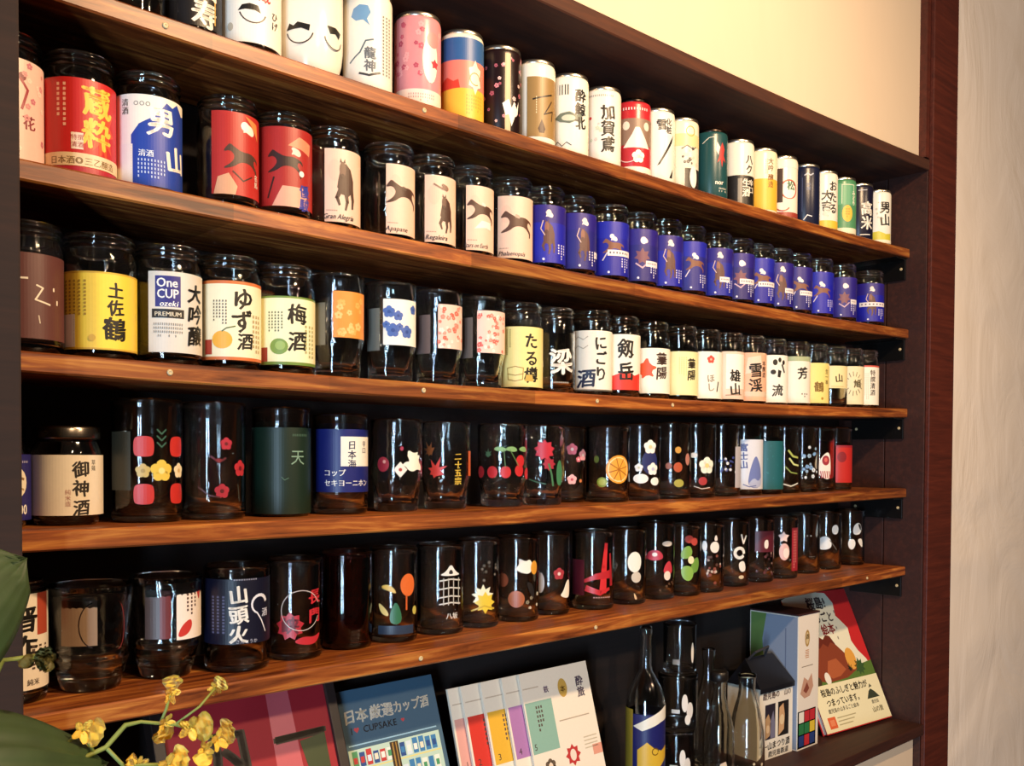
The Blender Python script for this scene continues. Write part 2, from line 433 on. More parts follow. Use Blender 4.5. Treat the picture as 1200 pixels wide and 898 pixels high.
# (x, depth, diameter mm, height mm, direction the viewer's side faces)
POS = {
 1: [(0.1197,0.039,50,100,21), (0.1725,0.041,54,95,24), (0.2321,0.046,64,95,27), (0.3031,0.048,68,98,31), (0.3702,0.041,53,110,34), (0.4377,0.041,53,108,37), (0.5019,0.041,53,108,40), (0.5629,0.041,53,108,42), (0.6225,0.041,53,108,44), (0.6847,0.041,53,108,46), (0.7496,0.041,53,108,48), (0.8137,0.041,53,108,50), (0.8681,0.041,53,108,51), (0.9257,0.041,53,108,53), (1.0003,0.041,53,108,55), (1.0731,0.041,53,108,56), (1.1407,0.041,53,108,58), (1.2044,0.041,53,108,59), (1.2775,0.041,53,108,60), (1.3400,0.041,53,108,61), (1.4074,0.041,53,108,62), (1.4736,0.041,53,108,63), (1.5468,0.041,53,108,64)],
 2: [(0.0115,0.043,59,107,15), (0.0713,0.043,59,107,18), (0.1313,0.043,59,107,22), (0.2092,0.043,58,107,26), (0.2688,0.043,58,107,29), (0.3276,0.043,58,107,32), (0.3996,0.043,58,107,35), (0.4584,0.043,58,107,38), (0.5172,0.043,58,107,40), (0.5823,0.043,58,107,43), (0.6411,0.043,58,107,45), (0.6999,0.043,58,107,47), (0.7665,0.043,58,107,49), (0.8292,0.043,58,107,50), (0.8880,0.043,58,107,52), (0.9468,0.043,58,107,53), (1.0158,0.043,58,107,55), (1.0758,0.043,58,107,56), (1.1346,0.043,58,107,57), (1.1934,0.043,58,107,58), (1.2545,0.043,58,107,60), (1.3280,0.043,58,107,61), (1.4125,0.043,58,107,62), (1.5206,0.043,58,107,64)],
 3: [(0.0265,0.044,60,110,16), (0.0883,0.045,62,110,19), (0.1501,0.044,60,110,23), (0.2109,0.044,60,110,26), (0.2717,0.044,60,110,29), (0.3331,0.043,57,110,32), (0.4025,0.043,57,110,36), (0.4696,0.043,57,110,38), (0.5370,0.043,57,110,41), (0.6005,0.044,60,110,43), (0.6603,0.043,58,110,45), (0.7326,0.044,60,114,48), (0.7924,0.043,58,112,49), (0.8595,0.043,58,110,51), (0.9274,0.043,58,110,53), (0.9887,0.043,58,110,54), (1.0491,0.043,58,110,56), (1.1129,0.043,58,110,57), (1.1778,0.043,58,110,58), (1.2509,0.043,58,110,59), (1.3151,0.043,58,110,61), (1.3813,0.043,58,110,62), (1.4449,0.043,58,110,63), (1.5037,0.043,58,110,63)],
 4: [(0.0067,0.070,60,86,14), (0.0675,0.070,60,86,18), (0.1399,0.070,64,115,22), (0.2066,0.070,62,115,25), (0.2821,0.070,60,113,29), (0.3545,0.070,60,109,33), (0.4305,0.070,60,106,36), (0.5034,0.070,60,105,39), (0.5968,0.070,64,105,42), (0.6648,0.066,60,105,45), (0.7493,0.104,58,106,46), (0.8008,0.070,62,107,49), (0.8725,0.070,60,112,51), (0.9460,0.070,62,116,52), (1.0107,0.070,62,117,54), (1.0795,0.070,62,117,55), (1.1448,0.070,62,118,57), (1.2087,0.070,62,118,58), (1.2706,0.070,60,118,59), (1.3314,0.070,60,118,60), (1.3922,0.070,60,118,61), (1.4530,0.070,60,118,62)],
 5: [(0.0198,0.070,60,104,15), (0.0876,0.070,74,95,19), (0.1592,0.074,68,97,23), (0.2269,0.061,64,104,27), (0.2978,0.071,60,105,30), (0.3680,0.080,60,107,33), (0.4301,0.075,56,108,36), (0.5012,0.077,58,108,39), (0.5645,0.080,55,110,41), (0.6327,0.079,57,110,43), (0.7021,0.088,56,110,45), (0.7806,0.079,60,110,48), (0.8515,0.077,58,110,50), (0.9230,0.079,58,116,52), (0.9816,0.073,58,110,53), (1.0404,0.071,58,110,55), (1.1295,0.082,58,110,56), (1.2075,0.083,58,110,58), (1.2791,0.079,58,110,59), (1.3747,0.089,58,110,60), (1.4648,0.094,58,110,61), (1.5648,0.097,58,110,63)],
}

# ------------------------------------------------------------------ what stands on the five shelves
# row -> (kind, label, drawing commands, options); positions (x, depth, diameter mm, height mm, turn) in POS
PAPER = 'F6EEDD'; CREAM = 'F3E3A6'; BLK = '17120F'; WHT = 'FBF6EA'; RED = 'C9242B'; NAVY = '1B2470'
GOLD = 'C9A455'; PINKP = 'ECC6AE'
def front_horse(s, v, k, h, lite):
    off = lambda pts, dx, dy: [(x + dx, y + dy) for x, y in pts]
    return [('P', s, v, [(-6, 4), (-4, 14), (1, 19), (6, 14), (9, 4), (9, -5), (4, -10), (-3, -9), (-7, -3)], h, k),
            ('L', s, v, [(-4 * k, -5 * k), (-7 * k, -12 * k), (-5 * k, -18 * k)], (4.4 * k, 2.0 * k), h), ('L', s, v, [(1 * k, -6 * k), (2.5 * k, -15 * k), (1 * k, -22 * k)], (4.2 * k, 1.9 * k), h), ('L', s, v, [(7 * k, -4 * k), (8.5 * k, -13 * k), (8 * k, -20 * k)], (4 * k, 1.8 * k), h),
            ('P', s, v, off(ell(0, 0, 3.0, 7.2, 12), -2, 13), lite, k), ('P', s, v, [(-4.6, 19), (-4, 23), (-2.6, 19.5)], h, k), ('P', s, v, [(-1.4, 19.5), (0, 23), (.6, 19)], h, k), ('P', s, v, off(ell(0, 0, 1.9, 2.0, 8), -2.2, 7.5), h, k)]
def horse_label(s0, word, art, kx=1.0, sh=.55):
    return [('B', s0, .985, 7, 82, PINKP), ('E', s0 + .35, 60, 7, 11, 'EDBFA8'), ('D', s0 + .05, s0 + .45, 17.5, 19.5, 8, 1, '7A5A4A')] + art + [('H', word, s0 * .5 + .36, 10, 7.4, '2A1510', True, .25, kx)]
def blue(seed, tone='1A1C98', strip=None, art='front', txt=False):
    r = random.Random(seed); s = r.uniform(.2, .45)
    o = [('B', None, 0, 10, 82, tone), ('B', None, 0, 60, 82, '2A1E80' if seed % 3 else '2024A4')]
    if art == 'front':
        o += front_horse(s, 42, .95, '5E3A36', '8A5A4C') + [('P', s, 58, JOCKEY, 'EFE3E0', .95), ('E', s + .02, 72, 3.4, 4, 'E9D9D4'), ('L', s - .05, 60, [(-5, 2), (-8, -8), (-3, -16)], 1.2, 'D8B8B0')]
    elif art == 'side':
        o += [('P', s, 46, HORSE, '80503F', .95), ('P', s, 48, JOCKEY, 'F2E8E4', .9), ('E', s - .05, 62, 3.2, 3.2, 'F4ECE8'), ('L', s, 40, [(-8, 0), (-14, -10)], 1.6, 'D9C9D0')]
    else:
        o += [('P', s, 44, star(0, 0, 12, 7, .6), '7A4A5A', 1.0), ('P', s + .05, 54, JOCKEY, 'E8D4D8', 1.0), ('E', s + .05, 66, 4.5, 5, 'F1E6EA'), ('L', s, 34, [(-9, 0), (0, -6), (9, 2)], 2, 'C9A8B8')]
    if strip: o += [('B', strip[0], strip[1], strip[2], strip[2] + 8, 'EDE2E2'), ('D', strip[0] + .05, strip[1] - .05, strip[2] + 2, strip[2] + 6, 7, 1, '4A4058')]
    if txt: o += [('V', txt, -.55, 46, 6.0, 'E6E4F4', True, .95)]
    o += [('D', .6, .92, 14, 34, 3, 6, 'D8D4F0'), ('E', s - .2, 14, 1.6, 1.6, 'E8E6F6')]
    return o
W = {1: [
 ('glass', 'empty clear jar at the near left end of the top shelf', [], {'t': 'onecup'}),
 ('glass', 'dark jar with white brush lettering beside the empty clear jar on the top shelf', [('B', None, 0, 8, 84, '16100E'), ('V', '福寿', .45, 60, 26, 'F4ECD8'), ('L', .75, 22, [(0, 12), (0, -8)], 1.6, GOLD)], {'t': 'onecup'}),
 ('glass', 'white jar with red lettering above a round black beard drawing on the top shelf', [('B', None, 0, 10, 86, 'F2ECDF'), ('H', '酒蔵', .3, 52, 13, RED), ('P', .05, 42, [(-11, -3), (-7, 3), (0, 5), (8, 4), (11, -3), (5, -1), (-4, -1)], BLK), ('L', .15, 38, arc(13, 200, 340, 10, 0, 4), 1.3, '4A3A34'), ('V', 'ひげ', .78, 46, 9, '3A2A26'), ('E', -.5, 24, 3, 4, 'C2B5A0')], {'t': 'onecup'}),
 ('cup', 'white ceramic cup with two black smile drawings on the top shelf', [('P', -.35, 46, [(-14, -3), (-10, 5), (-5, 2), (0, 6), (8, 4), (14, 3), (13, -4), (4, -1), (-6, -2)], BLK, .9), ('L', -.3, 42, arc(14, 195, 345, 12, 0, 2), 1.2, '3A2C28'), ('P', .72, 48, [(-10, 4), (-6, -4), (2, -2), (8, -6), (12, 2), (2, 5)], BLK, .9), ('L', .72, 38, arc(12, 190, 350, 12, 0, 4), 1.1, '3A2C28')], {}),
 ('can', 'white can with a blue island shape and grey script on the top shelf', [('P', -.25, 82, [(-12, -2), (-9, 6), (-2, 10), (7, 9), (10, 2), (6, -5), (9, -12), (2, -6), (-6, -7)], '6F9AC0'), ('L', -.3, 40, [(-12, -8), (0, 2), (6, 14), (14, 16)], 1.6, '5A6A72'), ('V', '龍神', .1, 48, 13, '6A6E72'), ('D', .55, .9, 20, 84, 3, 18, '8A8478'), ('L', .05, 18, [(-10, 2), (0, 0), (12, 4)], 2.2, '3A3A3C')], {'base': 'EFEADC'}),
 ('can', 'pink can strewn with cherry blossom and one large pale blossom cluster', [('S', 4, 26, -.95, .3, 34, 96, 3.6, ['C8566A', 'E9A3A4', 'B44A60']), ('B', -.99, .99, 6, 22, 'F2D9C8'), ('E', .55, 56, 10, 26, 'F5E4D4'), ('E', .65, 78, 8, 9, 'E58A86'), ('P', .72, 52, star(0, 0, 6, 5, .6), 'C43A44'), ('D', -.4, .7, 8, 18, 12, 3, 'C89A90')], {'base': 'DC8E92'}),
 ('can', 'can in bands of blue, coral and yellow with a white swirl emblem', [('B', None, 0, 72, 98, '2F5C94'), ('B', None, 0, 40, 72, 'EC8270'), ('B', None, 0, 6, 40, 'F0B93C'), ('P', -.6, 44, [(-10, -6), (-8, 4), (0, 9), (8, 4), (14, 6), (16, -4)], 'D6402E'), ('P', .62, 54, star(0, 0, 11, 6, .7), 'F7E7CC', 1.8, .9), ('L', .62, 52, arc(7, 0, 300, 12), 1.3, 'D08A50'), ('D', .2, .9, 10, 34, 8, 6, 'D99A3A')], {'base': 'F3E6CF'}),
 ('can', 'black can covered in small pink blossoms with a jagged white emblem low down', [('S', 11, 40, -.98, .98, 12, 96, 2.8, ['D98A94', 'B05A6A', 'EFC4BE']), ('B', .25, .5, 6, 98, 'C9A27A'), ('P', .55, 30, [(-12, 8), (-8, -6), (-4, -4), (0, -18), (5, -6), (10, -2), (12, 14), (8, 4), (4, 12), (0, 4), (-4, 14)], 'F6EEE2')], {'base': '1E0E10'}),  # the tall tan band is a vertical sheen painted into the design
 ('can', 'white can with a bronze panel bearing a black bird stroke and a dark drop', [('B', -.35, .99, 12, 86, '9A7A48'), ('L', .45, 62, [(-14, -4), (0, 0), (12, 4)], 2.0, BLK), ('L', .7, 48, [(4, 10), (-8, -8), (6, -2), (4, -14)], 1.5, '2A1A12'), ('P', .35, 24, [(0, 10), (5, -2), (3, -7), (-3, -7), (-5, -2)], '3A1A10'), ('D', .05, .14, 40, 62, 1, 7, 'E8D8B0')], {'base': 'F3EBDB'}),
 ('can', 'white can with a fish drawing, a barcode and black brush lettering', [('B', -.5, .02, 80, 94, 'EFE6D6'), ('L', -.3, 86, [(0, 6), (0, -6)], 1.6, '4A4440'), ('L', -.15, 86, [(0, 6), (0, -6)], 1.6, '4A4440'), ('L', -.42, 86, [(0, 6), (0, -6)], 1.2, '4A4440'), ('L', -.02, 86, [(0, 6), (0, -6)], 1.6, '4A4440'), ('P', .05, 50, [(-20, 0), (-12, 6), (0, 8), (10, 4), (18, 9), (17, -6), (10, -3), (0, -7), (-12, -5)], '6A7466'), ('E', .0, 50, 9, 4, 'C9CDB8'), ('V', '酔鯨北', .6, 88, 17, BLK), ('L', -.3, 16, [(-10, 0), (-6, 4), (0, -2), (6, 3), (12, -1)], .9, '3A3430')], {'base': 'F4EDDC'}),
 ('can', 'white can with three large black brush characters and a small red seal', [('V', '加賀鳶', .35, 84, 21, BLK), ('E', -.55, 66, 2, 2, RED), ('P', -.75, 26, [(-6, 5), (2, 7), (5, -2), (-2, -8), (-7, -4)], 'C8433C'), ('D', -.7, .6, 93, 97, 14, 1, '9A8E80'), ('S', 5, 5, -.5, 0, 30, 60, 3, ['C8D2B8', 'D8C8C0'])], {'base': 'F1E7DA'}),
 ('can', 'red can with a white mountain and white blossom', [('B', None, 0, 6, 14, 'EFE2D2'), ('B', None, 0, 44, 80, '8A6E5C'), ('P', .3, 54, [(-20, -14), (-8, 4), (-3, 14), (3, 14), (9, 4), (20, -14)], 'F3E6D8'), ('E', -.3, 70, 5, 6, 'E8D8C4'), ('E', .75, 70, 5, 6, 'E8D8C4'), ('F', .35, 28, 9, 'F6E6DE', 'E8B0A8'), ('D', -.5, .8, 90, 96, 10, 1, 'EFD8D0'), ('L', -.2, 36, arc(16, 200, 340, 10), 1.1, 'EFD0C8')], {'base': 'BC2A32', 'lid': '2A2422'}),
 ('can', 'white can crossed by a diagonal black stroke under black script', [('P', .55, 46, [(-14, -20), (-10, -18), (10, 14), (14, 26), (8, 18)], BLK), ('V', '雪', .3, 92, 16, '2A2420'), ('V', '化粧', .68, 94, 11, '3A322C'), ('P', .8, 20, [(-4, -10), (4, 4), (2, -10)], BLK)], {'base': 'F3EDDF'}),
 ('can', 'beige can with a gold ring at the top and black at the foot', [('B', None, 0, 66, 84, 'E4CF96'), ('O', .55, 88, 7, 1.6, 'C9A24C'), ('B', .25, .99, 6, 34, '241A18'), ('E', .72, 22, 7, 16, 'F4EDE0'), ('L', .5, 62, [(-12, 0), (-4, 5), (6, 0), (12, 4)], 1.4, '5A4A3C'), ('S', 7, 12, .1, .9, 40, 64, 3, ['4A4038', 'D9CDB8'])], {'base': 'EADFC8'}),
 ('can', 'dark teal can with a red and white carp and the word nor', [('P', .68, 66, [(0, 22), (5, 12), (3, 2), (8, -8), (2, -4), (0, -16), (-3, -4), (-9, -10), (-5, 2), (-4, 12)], 'C23A34'), ('P', .5, 74, [(-3, 14), (2, 6), (-1, -6), (-5, 2)], 'F0E2D2'), ('H', 'nor', .55, 24, 10, 'F2EADA'), ('D', .5, .9, 12, 20, 7, 2, 'D8D4C4'), ('L', -.2, 92, [(-6, -6), (4, 2), (12, 3)], 1.0, 'E0D8C8')], {'base': '1F4A4C', 'lid': '3A302C'}),
 ('can', 'can white above and black below with brush and block lettering', [('B', None, 0, 6, 52, '1A1614'), ('B', None, 0, 51, 53, 'E8DFCC'), ('V', '八ク', .72, 84, 15, BLK), ('V', '生酒', .55, 46, 14, 'F1E9D8'), ('V', '辛口', .82, 46, 11, 'F1E9D8'), ('B', .05, .3, 8, 46, '8A8478')], {'base': 'F1E8D5'}),
 ('can', 'cream can with a golden yellow lower half and dark lettering', [('B', None, 0, 8, 58, 'EBB53A'), ('V', '大吟', .62, 92, 11, '6A4A2C'), ('V', '醸造', .62, 66, 11, '8A5A1C'), ('D', .25, .45, 62, 90, 2, 9, 'B09A70')], {'base': 'F2E4C2'}),
 ('can', 'white can with a red ring band round a green pine motif', [('O', .5, 52, 15, 2.6, 'C8503C'), ('E', .5, 50, 12, 13, 'F4EEDC'), ('V', '松', .6, 66, 16, '3C6A4A'), ('B', None, 0, 6, 14, '9A3A2C'), ('B', None, 0, 88, 98, 'EEE4D2'), ('L', .1, 30, arc(14, 190, 320, 9), 2, 'A84A34'), ('B', -.9, .1, 30, 86, '3E2A20')], {'base': 'F0E6D2'}),
 ('can', 'navy blue can with a pale rim and silver lettering', [('L', .3, 88, [(-7, 0), (-2, 3), (3, 0), (8, 3)], 2, 'B8BCC8'), ('V', '吟醸', .3, 76, 7, '6A7490'), ('L', .3, 16, [(-8, -4), (-2, 4), (6, 2)], 1.6, 'D8DCE2'), ('L', -.1, 60, [(0, 24), (0, -34)], .8, '4A5680')], {'base': '141A36'}),
 ('can', 'white can with columns of black brush lettering over a yellow foot', [('V', 'おたる', .72, 90, 19, BLK), ('V', '大吉', .3, 74, 19, BLK), ('B', None, 0, 6, 20, 'EFC040'), ('S', 3, 5, .1, .5, 26, 50, 4, ['D8D0C0'])], {'base': 'F4ECDB'}),
 ('can', 'green can with a yellow round emblem and a pale frame line', [('B', None, 0, 58, 96, '5DA277'), ('B', None, 0, 16, 58, '4F8F62'), ('L', .5, 76, [(-12, -16), (-12, 18), (12, 18), (12, -16)], 1.1, 'E9E6C8'), ('E', .45, 42, 10, 15, 'EDB93C'), ('D', .3, .6, 34, 52, 4, 4, '8A6A20'), ('B', None, 0, 6, 16, 'E9E2C4'), ('V', 'みどり', .82, 84, 9, 'F3EFD8')], {'base': '4F8F62'}),
 ('can', 'near black can with two heavy white characters', [('V', '高米', .62, 74, 26, 'F5EFE2'), ('L', .3, 94, [(-8, 0), (8, 1)], 1.2, 'C9CCD6'), ('L', .5, 12, [(-10, 0), (10, 1)], 1.6, 'E8E4DC')], {'base': '15142C'}),
 ('can', 'white can with two black characters and a yellow green foot, last on the top shelf', [('V', '男山', .62, 86, 24, BLK), ('S', 9, 10, .0, .5, 50, 90, 2.2, ['C9C2B4']), ('P', .4, 20, [(-22, -8), (-22, 6), (-6, 8), (8, 3), (22, 5), (22, -8)], 'D2C63E'), ('B', None, 0, 6, 12, 'EFE9D0')], {'base': 'F5F0E2'}),
 ],
 2: [
 ('glass', 'jar with a pale pink flowered label beside the left post on the second shelf', [('B', None, 0, 3, 84, 'EBC6BC'), ('P', .45, 66, petals(0, 0, 7)[0], '7A1E2E', 1.0), ('L', .5, 56, [(-3, 12), (3, 4), (-2, -12)], 2.2, '9A2A38'), ('V', '花', .62, 40, 12, '8A3440'), ('S', 2, 14, .1, .95, 10, 80, 3, ['D9949A', 'F2DCD2', 'C8788A']), ('L', .2, 30, [(-4, 10), (2, 0), (-3, -14)], 1.4, 'B0607A')], {'t': 'onecup'}),
 ('glass', 'jar with a red label and gold vertical brush characters', [('B', None, 0, 3, 82, 'C42626'), ('P', .62, 44, star(0, 0, 22, 11, .55), 'D64E2C', 1.5, .6), ('V', '蔵粋', .5, 78, 27, 'F5C84A'), ('D', -.62, -.3, 40, 78, 2, 9, 'F0B9A0'), ('B', -.22, .1, 22, 36, 'F2D9C4'), ('H', '特撰', -.06, 30, 5, 'B03A2E'), ('H', '清酒', -.06, 24, 5, 'B03A2E'), ('B', None, 0, 8, 19, 'E9CFA6'), ('H', '日本酒◎三乙醸造', .12, 10, 7, '8A6A40', True, 0, 1.0), ('B', None, 0, 3, 7, 'B2283A')], {'t': 'onecup'}),
 ('glass', 'jar with a white label showing a blue mountain and large white characters', [('B', None, 0, 4, 84, 'F1EADB'), ('P', .42, 4, [(-27, 0), (-27, 44), (-20, 54), (-10, 60), (-2, 68), (4, 76), (10, 73), (16, 78), (24, 70), (30, 72), (44, 60), (44, 0)], '1F3F9E'), ('V', '男', .40, 76, 27, 'FAF4E6', True), ('V', '山', .80, 44, 25, 'FAF4E6', True), ('H', '○○○', -.15, 74, 5, '3A342E'), ('K', -.98, -.42, 6, 40), ('V', '清酒', -.62, 80, 7, '5A5248'), ('H', '清酒', -.05, 30, 6.5, 'E6ECF4'), ('D', -.3, .5, 10, 28, 9, 5, 'B8C6E6')], {'t': 'onecup'}),
 ('glass', 'jar with a scarlet horse label, left one of the two scarlet jars', [('B', -.5, 1, 12, 90, 'B42A24'), ('P', .62, 60, JOCKEY, 'F3E2D2', 1.3), ('E', .55, 78, 4.5, 4.5, 'F5E9DC'), ('P', .45, 44, HORSE, '4A3228', 1.15), ('P', .1, 18, [(-16, -6), (-12, 10), (-2, 14), (6, 2), (4, -6)], 'D9A07A'), ('P', .75, 80, [(-8, 8), (8, 4), (10, -12), (4, -4)], 'E08A4A'), ('L', .6, 30, [(-14, 4), (-4, -4), (6, 2)], 1.2, '3A2018'), ('V', '名馬', .88, 36, 6.5, 'F0E0D4')], {'t': 'onecup'}),
 ('glass', 'jar with a scarlet horse label and blue lettering, right one of the two scarlet jars', [('B', None, 0, 12, 90, 'A62622'), ('P', .55, 76, [(-12, -4), (0, 6), (16, 2), (14, -10), (2, -6)], 'E88A66'), ('P', .05, 52, HORSE, '331A16', 1.1), ('P', .4, 54, JOCKEY, 'E8C8B8', 1.0), ('L', .05, 30, [(-10, 10), (-16, -10)], 1.6, '2A1410'), ('P', .45, 20, [(-24, -8), (-14, 12), (12, 12), (14, -8)], 'E2A48A'), ('V', '優駿', .72, 36, 13, '3A3F9A'), ('E', .62, 46, 3, 3, 'F2E8E0')], {'t': 'onecup'}),
 ('glass', 'jar with a pale label of a dark horse seen from the front and italic lettering', horse_label(-.28, 'Gran Alegria', front_horse(.42, 46, 1.15, '4E3428', '6E4E3E'), .82), {'t': 'onecup'}),
 ('glass', 'jar with a pale label of a horse and rider galloping to the left', horse_label(-.1, 'Apapane', [('P', .5, 48, HORSE, '4E3428', 1.22), ('P', .56, 50, JOCKEY, '5A463C', .55)], .95), {'t': 'onecup'}),
 ('glass', 'jar with a pale label of a rider raising an arm over a dark horse', horse_label(-.22, 'Regaleira', front_horse(.58, 40, .95, '4A3026', '664638') + [('P', .52, 58, JOCKEY, '8A6A58', .9), ('L', .4, 70, [(-8, 2), (-2, -1), (4, -3)], 1.6, '8A6A58')], .9), {'t': 'onecup'}),
 ('glass', 'jar with a pale label of a galloping horse crossed by a white cloth, italic lettering', horse_label(-.14, 'Stars on Earth', [('P', .46, 50, HORSE, '4E3428', 1.15), ('P', .55, 54, JOCKEY, 'E8D8C8', .55), ('P', .55, 36, [(-11, -4), (-2, 6), (12, 5), (12, -4), (4, -2)], 'F6E9DA')], .68), {'t': 'onecup'}),
 ('glass', 'jar with a pale label of a striding brown horse, next to the blue jars', horse_label(-.48, 'Phalaenopsis', [('P', .3, 46, HORSE, '583A2C', 1.3), ('P', .32, 50, JOCKEY, 'B09A88', .6)], .88), {'t': 'onecup'}),
 ] + [('glass', lab, blue(*a), {'t': 'onecup'}) for lab, a in (
  ('first blue jar from the left on the second shelf, white vertical lettering', (1, '2022A8', None, 'front', 'オルフェーヴ')),
  ('second blue jar from the left, violet toned with a small pale rider high up', (2, '221E78', (.86, .98, 26), 'front')),
  ('third blue jar from the left, rider with a white cap above a pale strip', (3, '1C1D98', (.0, .97, 36), 'side')),
  ('fourth blue jar from the left, reddish haloed figure beside a pale card', (4, '221C74', (.42, .95, 30), 'star')),
  ('fifth blue jar from the left, brown horse head on under a pale rider', (5, '1C1EA0', None, 'front')),
  ('sixth blue jar from the left, white lettering under the rider', (6, '222280', None, 'side', 'エイシン')),
  ('seventh blue jar from the left on the second shelf, pale strip to the right', (7, '1E2498', (.3, .8, 30), 'front')),
  ('eighth blue jar from the left, violet with a long pale strip', (8, '241C6E', (.2, .95, 34), 'star')),
  ('ninth blue jar from the left, bright blue foot below a pale strip', (9, '1B1A98', (.1, .96, 36), 'side')),
  ('tenth blue jar from the left, slim red rider and small strip', (10, '221A82', (.5, .95, 32), 'front')),
  ('eleventh blue jar from the left, leaning pale rider over a strip', (11, '201C74', (.3, .97, 34), 'side')),
  ('twelfth blue jar from the left, bright blue with white streaks', (12, '1A1CA8', None, 'side', 'ゼン')),
  ('thirteenth blue jar from the left, violet with a small pale block at its side', (13, '271F80', (.62, .96, 34), 'star')),
  ('last blue jar at the right end of the second shelf, broad pale strip round it', (14, '1B1CA0', (-.5, .97, 38), 'front')))],
 3: [
 ('glass', 'jar with a plain mauve brown label and thin white strokes beside the left post', [('B', None, 0, 12, 82, '623A3A'), ('L', -.05, 60, [(-10, 2), (-4, 1), (4, 1)], 1.6, 'F0E6DA'), ('L', .4, 48, [(-3, 8), (2, 6), (-4, -4), (8, -7)], 1.4, 'F0E6DA'), ('L', .72, 50, [(0, 5), (0, 3)], 1.6, 'F0E6DA'), ('L', .8, 42, [(0, 3), (0, 0)], 1.6, 'F0E6DA'), ('L', .35, 28, [(0, 3), (1, -3)], 1.0, 'CDBFB4')], {'t': 'onecup'}),
 ('glass', 'jar with a bright yellow label and three stacked black brush characters', [('B', None, 0, 8, 75, 'F0CF45'), ('B', None, 0, 8, 9.5, 'D0A838'), ('B', None, 0, 73.5, 75, 'D0A838'), ('V', '土佐', .42, 67, 14.5, BLK), ('V', '鶴', .4, 37, 21, BLK), ('D', -.88, -.3, 24, 68, 5, 14, 'A8862E'), ('K', -.98, -.62, 10, 38), ('E', -.2, 18, 3, 3, 'D8AE3A')], {'t': 'onecup'}),
 ('glass', 'jar with a silver white label carrying a purple block and a black band', [('B', -.55, 1, 11, 84, 'D9D2C6'), ('B', -.36, .36, 52, 80, '2E2A78'), ('H', 'One', -.02, 70, 11.5, 'EFECE6', True, 0, .9), ('H', 'CUP', .0, 60, 11.5, 'EFECE6', True, 0, .85), ('H', 'ozeki', .02, 52.6, 7, 'F6F4EE', True, .2), ('B', -.45, .45, 42, 50, '1B1614'), ('H', 'PREMIUM', .0, 43.6, 5.6, 'D8CBB0', True, 0, 1.0), ('D', -.42, .42, 24, 38, 14, 4, '8A8278'), ('V', '大吟醸', .78, 76, 19, '15110F')], {'t': 'onecup'}),
 ('glass', 'jar with a cream label, an orange border and a yellow citrus drawing', [('B', None, 0, 9, 84, 'D2713A'), ('B', None, 0, 12, 81, 'F5EAC6'), ('V', 'ゆず', .42, 78, 22, BLK, True, .95), ('V', '酒', .5, 36, 17, BLK), ('E', -.22, 28, 9.5, 8.5, 'EFAF3C'), ('L', -.22, 36, [(0, 0), (4, 3), (12, 5)], 1.2, '5A6A34'), ('B', -.72, -.52, 14, 28, 'A6382A'), ('D', -.5, -.05, 42, 66, 5, 8, '6A5A48'), ('D', .68, .92, 16, 54, 3, 8, 'B8A070')], {'t': 'onecup'}),
 ('glass', 'jar with a pale green label and a green plum drawing', [('B', None, 0, 9, 77, '6E8A3A'), ('B', None, 0, 12, 75, 'F2EEC2'), ('V', '梅酒', .42, 70, 21, BLK, True, 1.25), ('E', -.2, 27, 9, 8, '7C9A44'), ('E', -.16, 28, 5, 4.5, '9CB65E'), ('B', -.78, -.56, 12, 26, '9A3428'), ('D', -.55, -.05, 38, 62, 5, 8, '6A6A48'), ('D', .6, .92, 16, 50, 3, 8, 'B0AC74')], {'t': 'onecup'}),
 ('glass', 'footed clear cup with an orange label of pale blossoms', [('B', -.86, -.42, 34, 78, '77705F'), ('B', -.16, .97, 42, 90, 'EE9440'), ('S', 21, 14, -.1, .9, 46, 86, 4.2, ['F6C27A', 'F3AE5C'])], {'t': 'stem'}),  # grey left band: rear label painted on the near side, dimmed in its colour
 ('glass', 'footed clear cup with a white label of blue flowers', [('B', -.88, -.40, 34, 80, '77746A'), ('B', -.27, .97, 40, 90, 'F3F0E6')] + [('F', s, v, r, '4A68B0', '2F4A90') for s, v, r in ((-.05, 76, 6.5), (.3, 72, 5.5), (.1, 56, 7.5), (.62, 55, 7), (.85, 80, 5), (.35, 60, 4), (-.15, 62, 4))], {'t': 'stem'}),  # grey left band paints the dim rear label on the near side
 ('glass', 'footed clear cup with a pink blossom label, left one of the two pink labelled cups', [('B', -.86, -.30, 36, 80, '74605A'), ('B', 0.0, .97, 42, 92, 'F2C9B8'), ('S', 31, 46, .02, .95, 44, 90, 3.0, ['E0624E', 'F8E4D8', 'E88A78'])], {'t': 'stem'}),  # dull left band: the rear label's dimness through glass, put into colour
 ('glass', 'footed clear cup with a pink blossom label, right one beside the yellow barrel jar', [('B', -.88, -.36, 36, 84, '766860'), ('B', -.18, .98, 42, 92, 'F4CDBE'), ('S', 33, 46, -.15, .95, 44, 90, 2.8, ['DB5A4C', 'F8E6DC', 'E58474'])], {'t': 'stem'}),  # dull left band stands for the rear label, its shade painted in
 ('glass', 'jar with a yellow label, a barrel drawing and black brush lettering', [('B', None, 0, 5, 79, 'F1E092'), ('V', 'たる樽', .52, 72, 20, BLK, True, 1.05), ('D', -.9, -.3, 44, 76, 6, 14, 'A08A48'), ('L', -.15, 22, [(-9, -8), (-10, 6), (0, 8), (10, 6), (9, -8), (0, -10), (-9, -8)], 1.0, 'A8823A'), ('L', -.15, 22, [(-10, -1), (0, -3), (10, -1)], 1.0, 'A8823A'), ('P', .42, 16, [(-6, -4), (-4, 4), (4, 4), (6, -4)], 'C8A850')], {'t': 'onecup'}),
 ('glass', 'dark unlabelled jar with one large white brush character', [('V', '梁', .42, 58, 34, 'F3EEE4'), ('D', .0, .7, 12, 15, 9, 1, 'CFC8BC')], {'t': 'onecup'}),
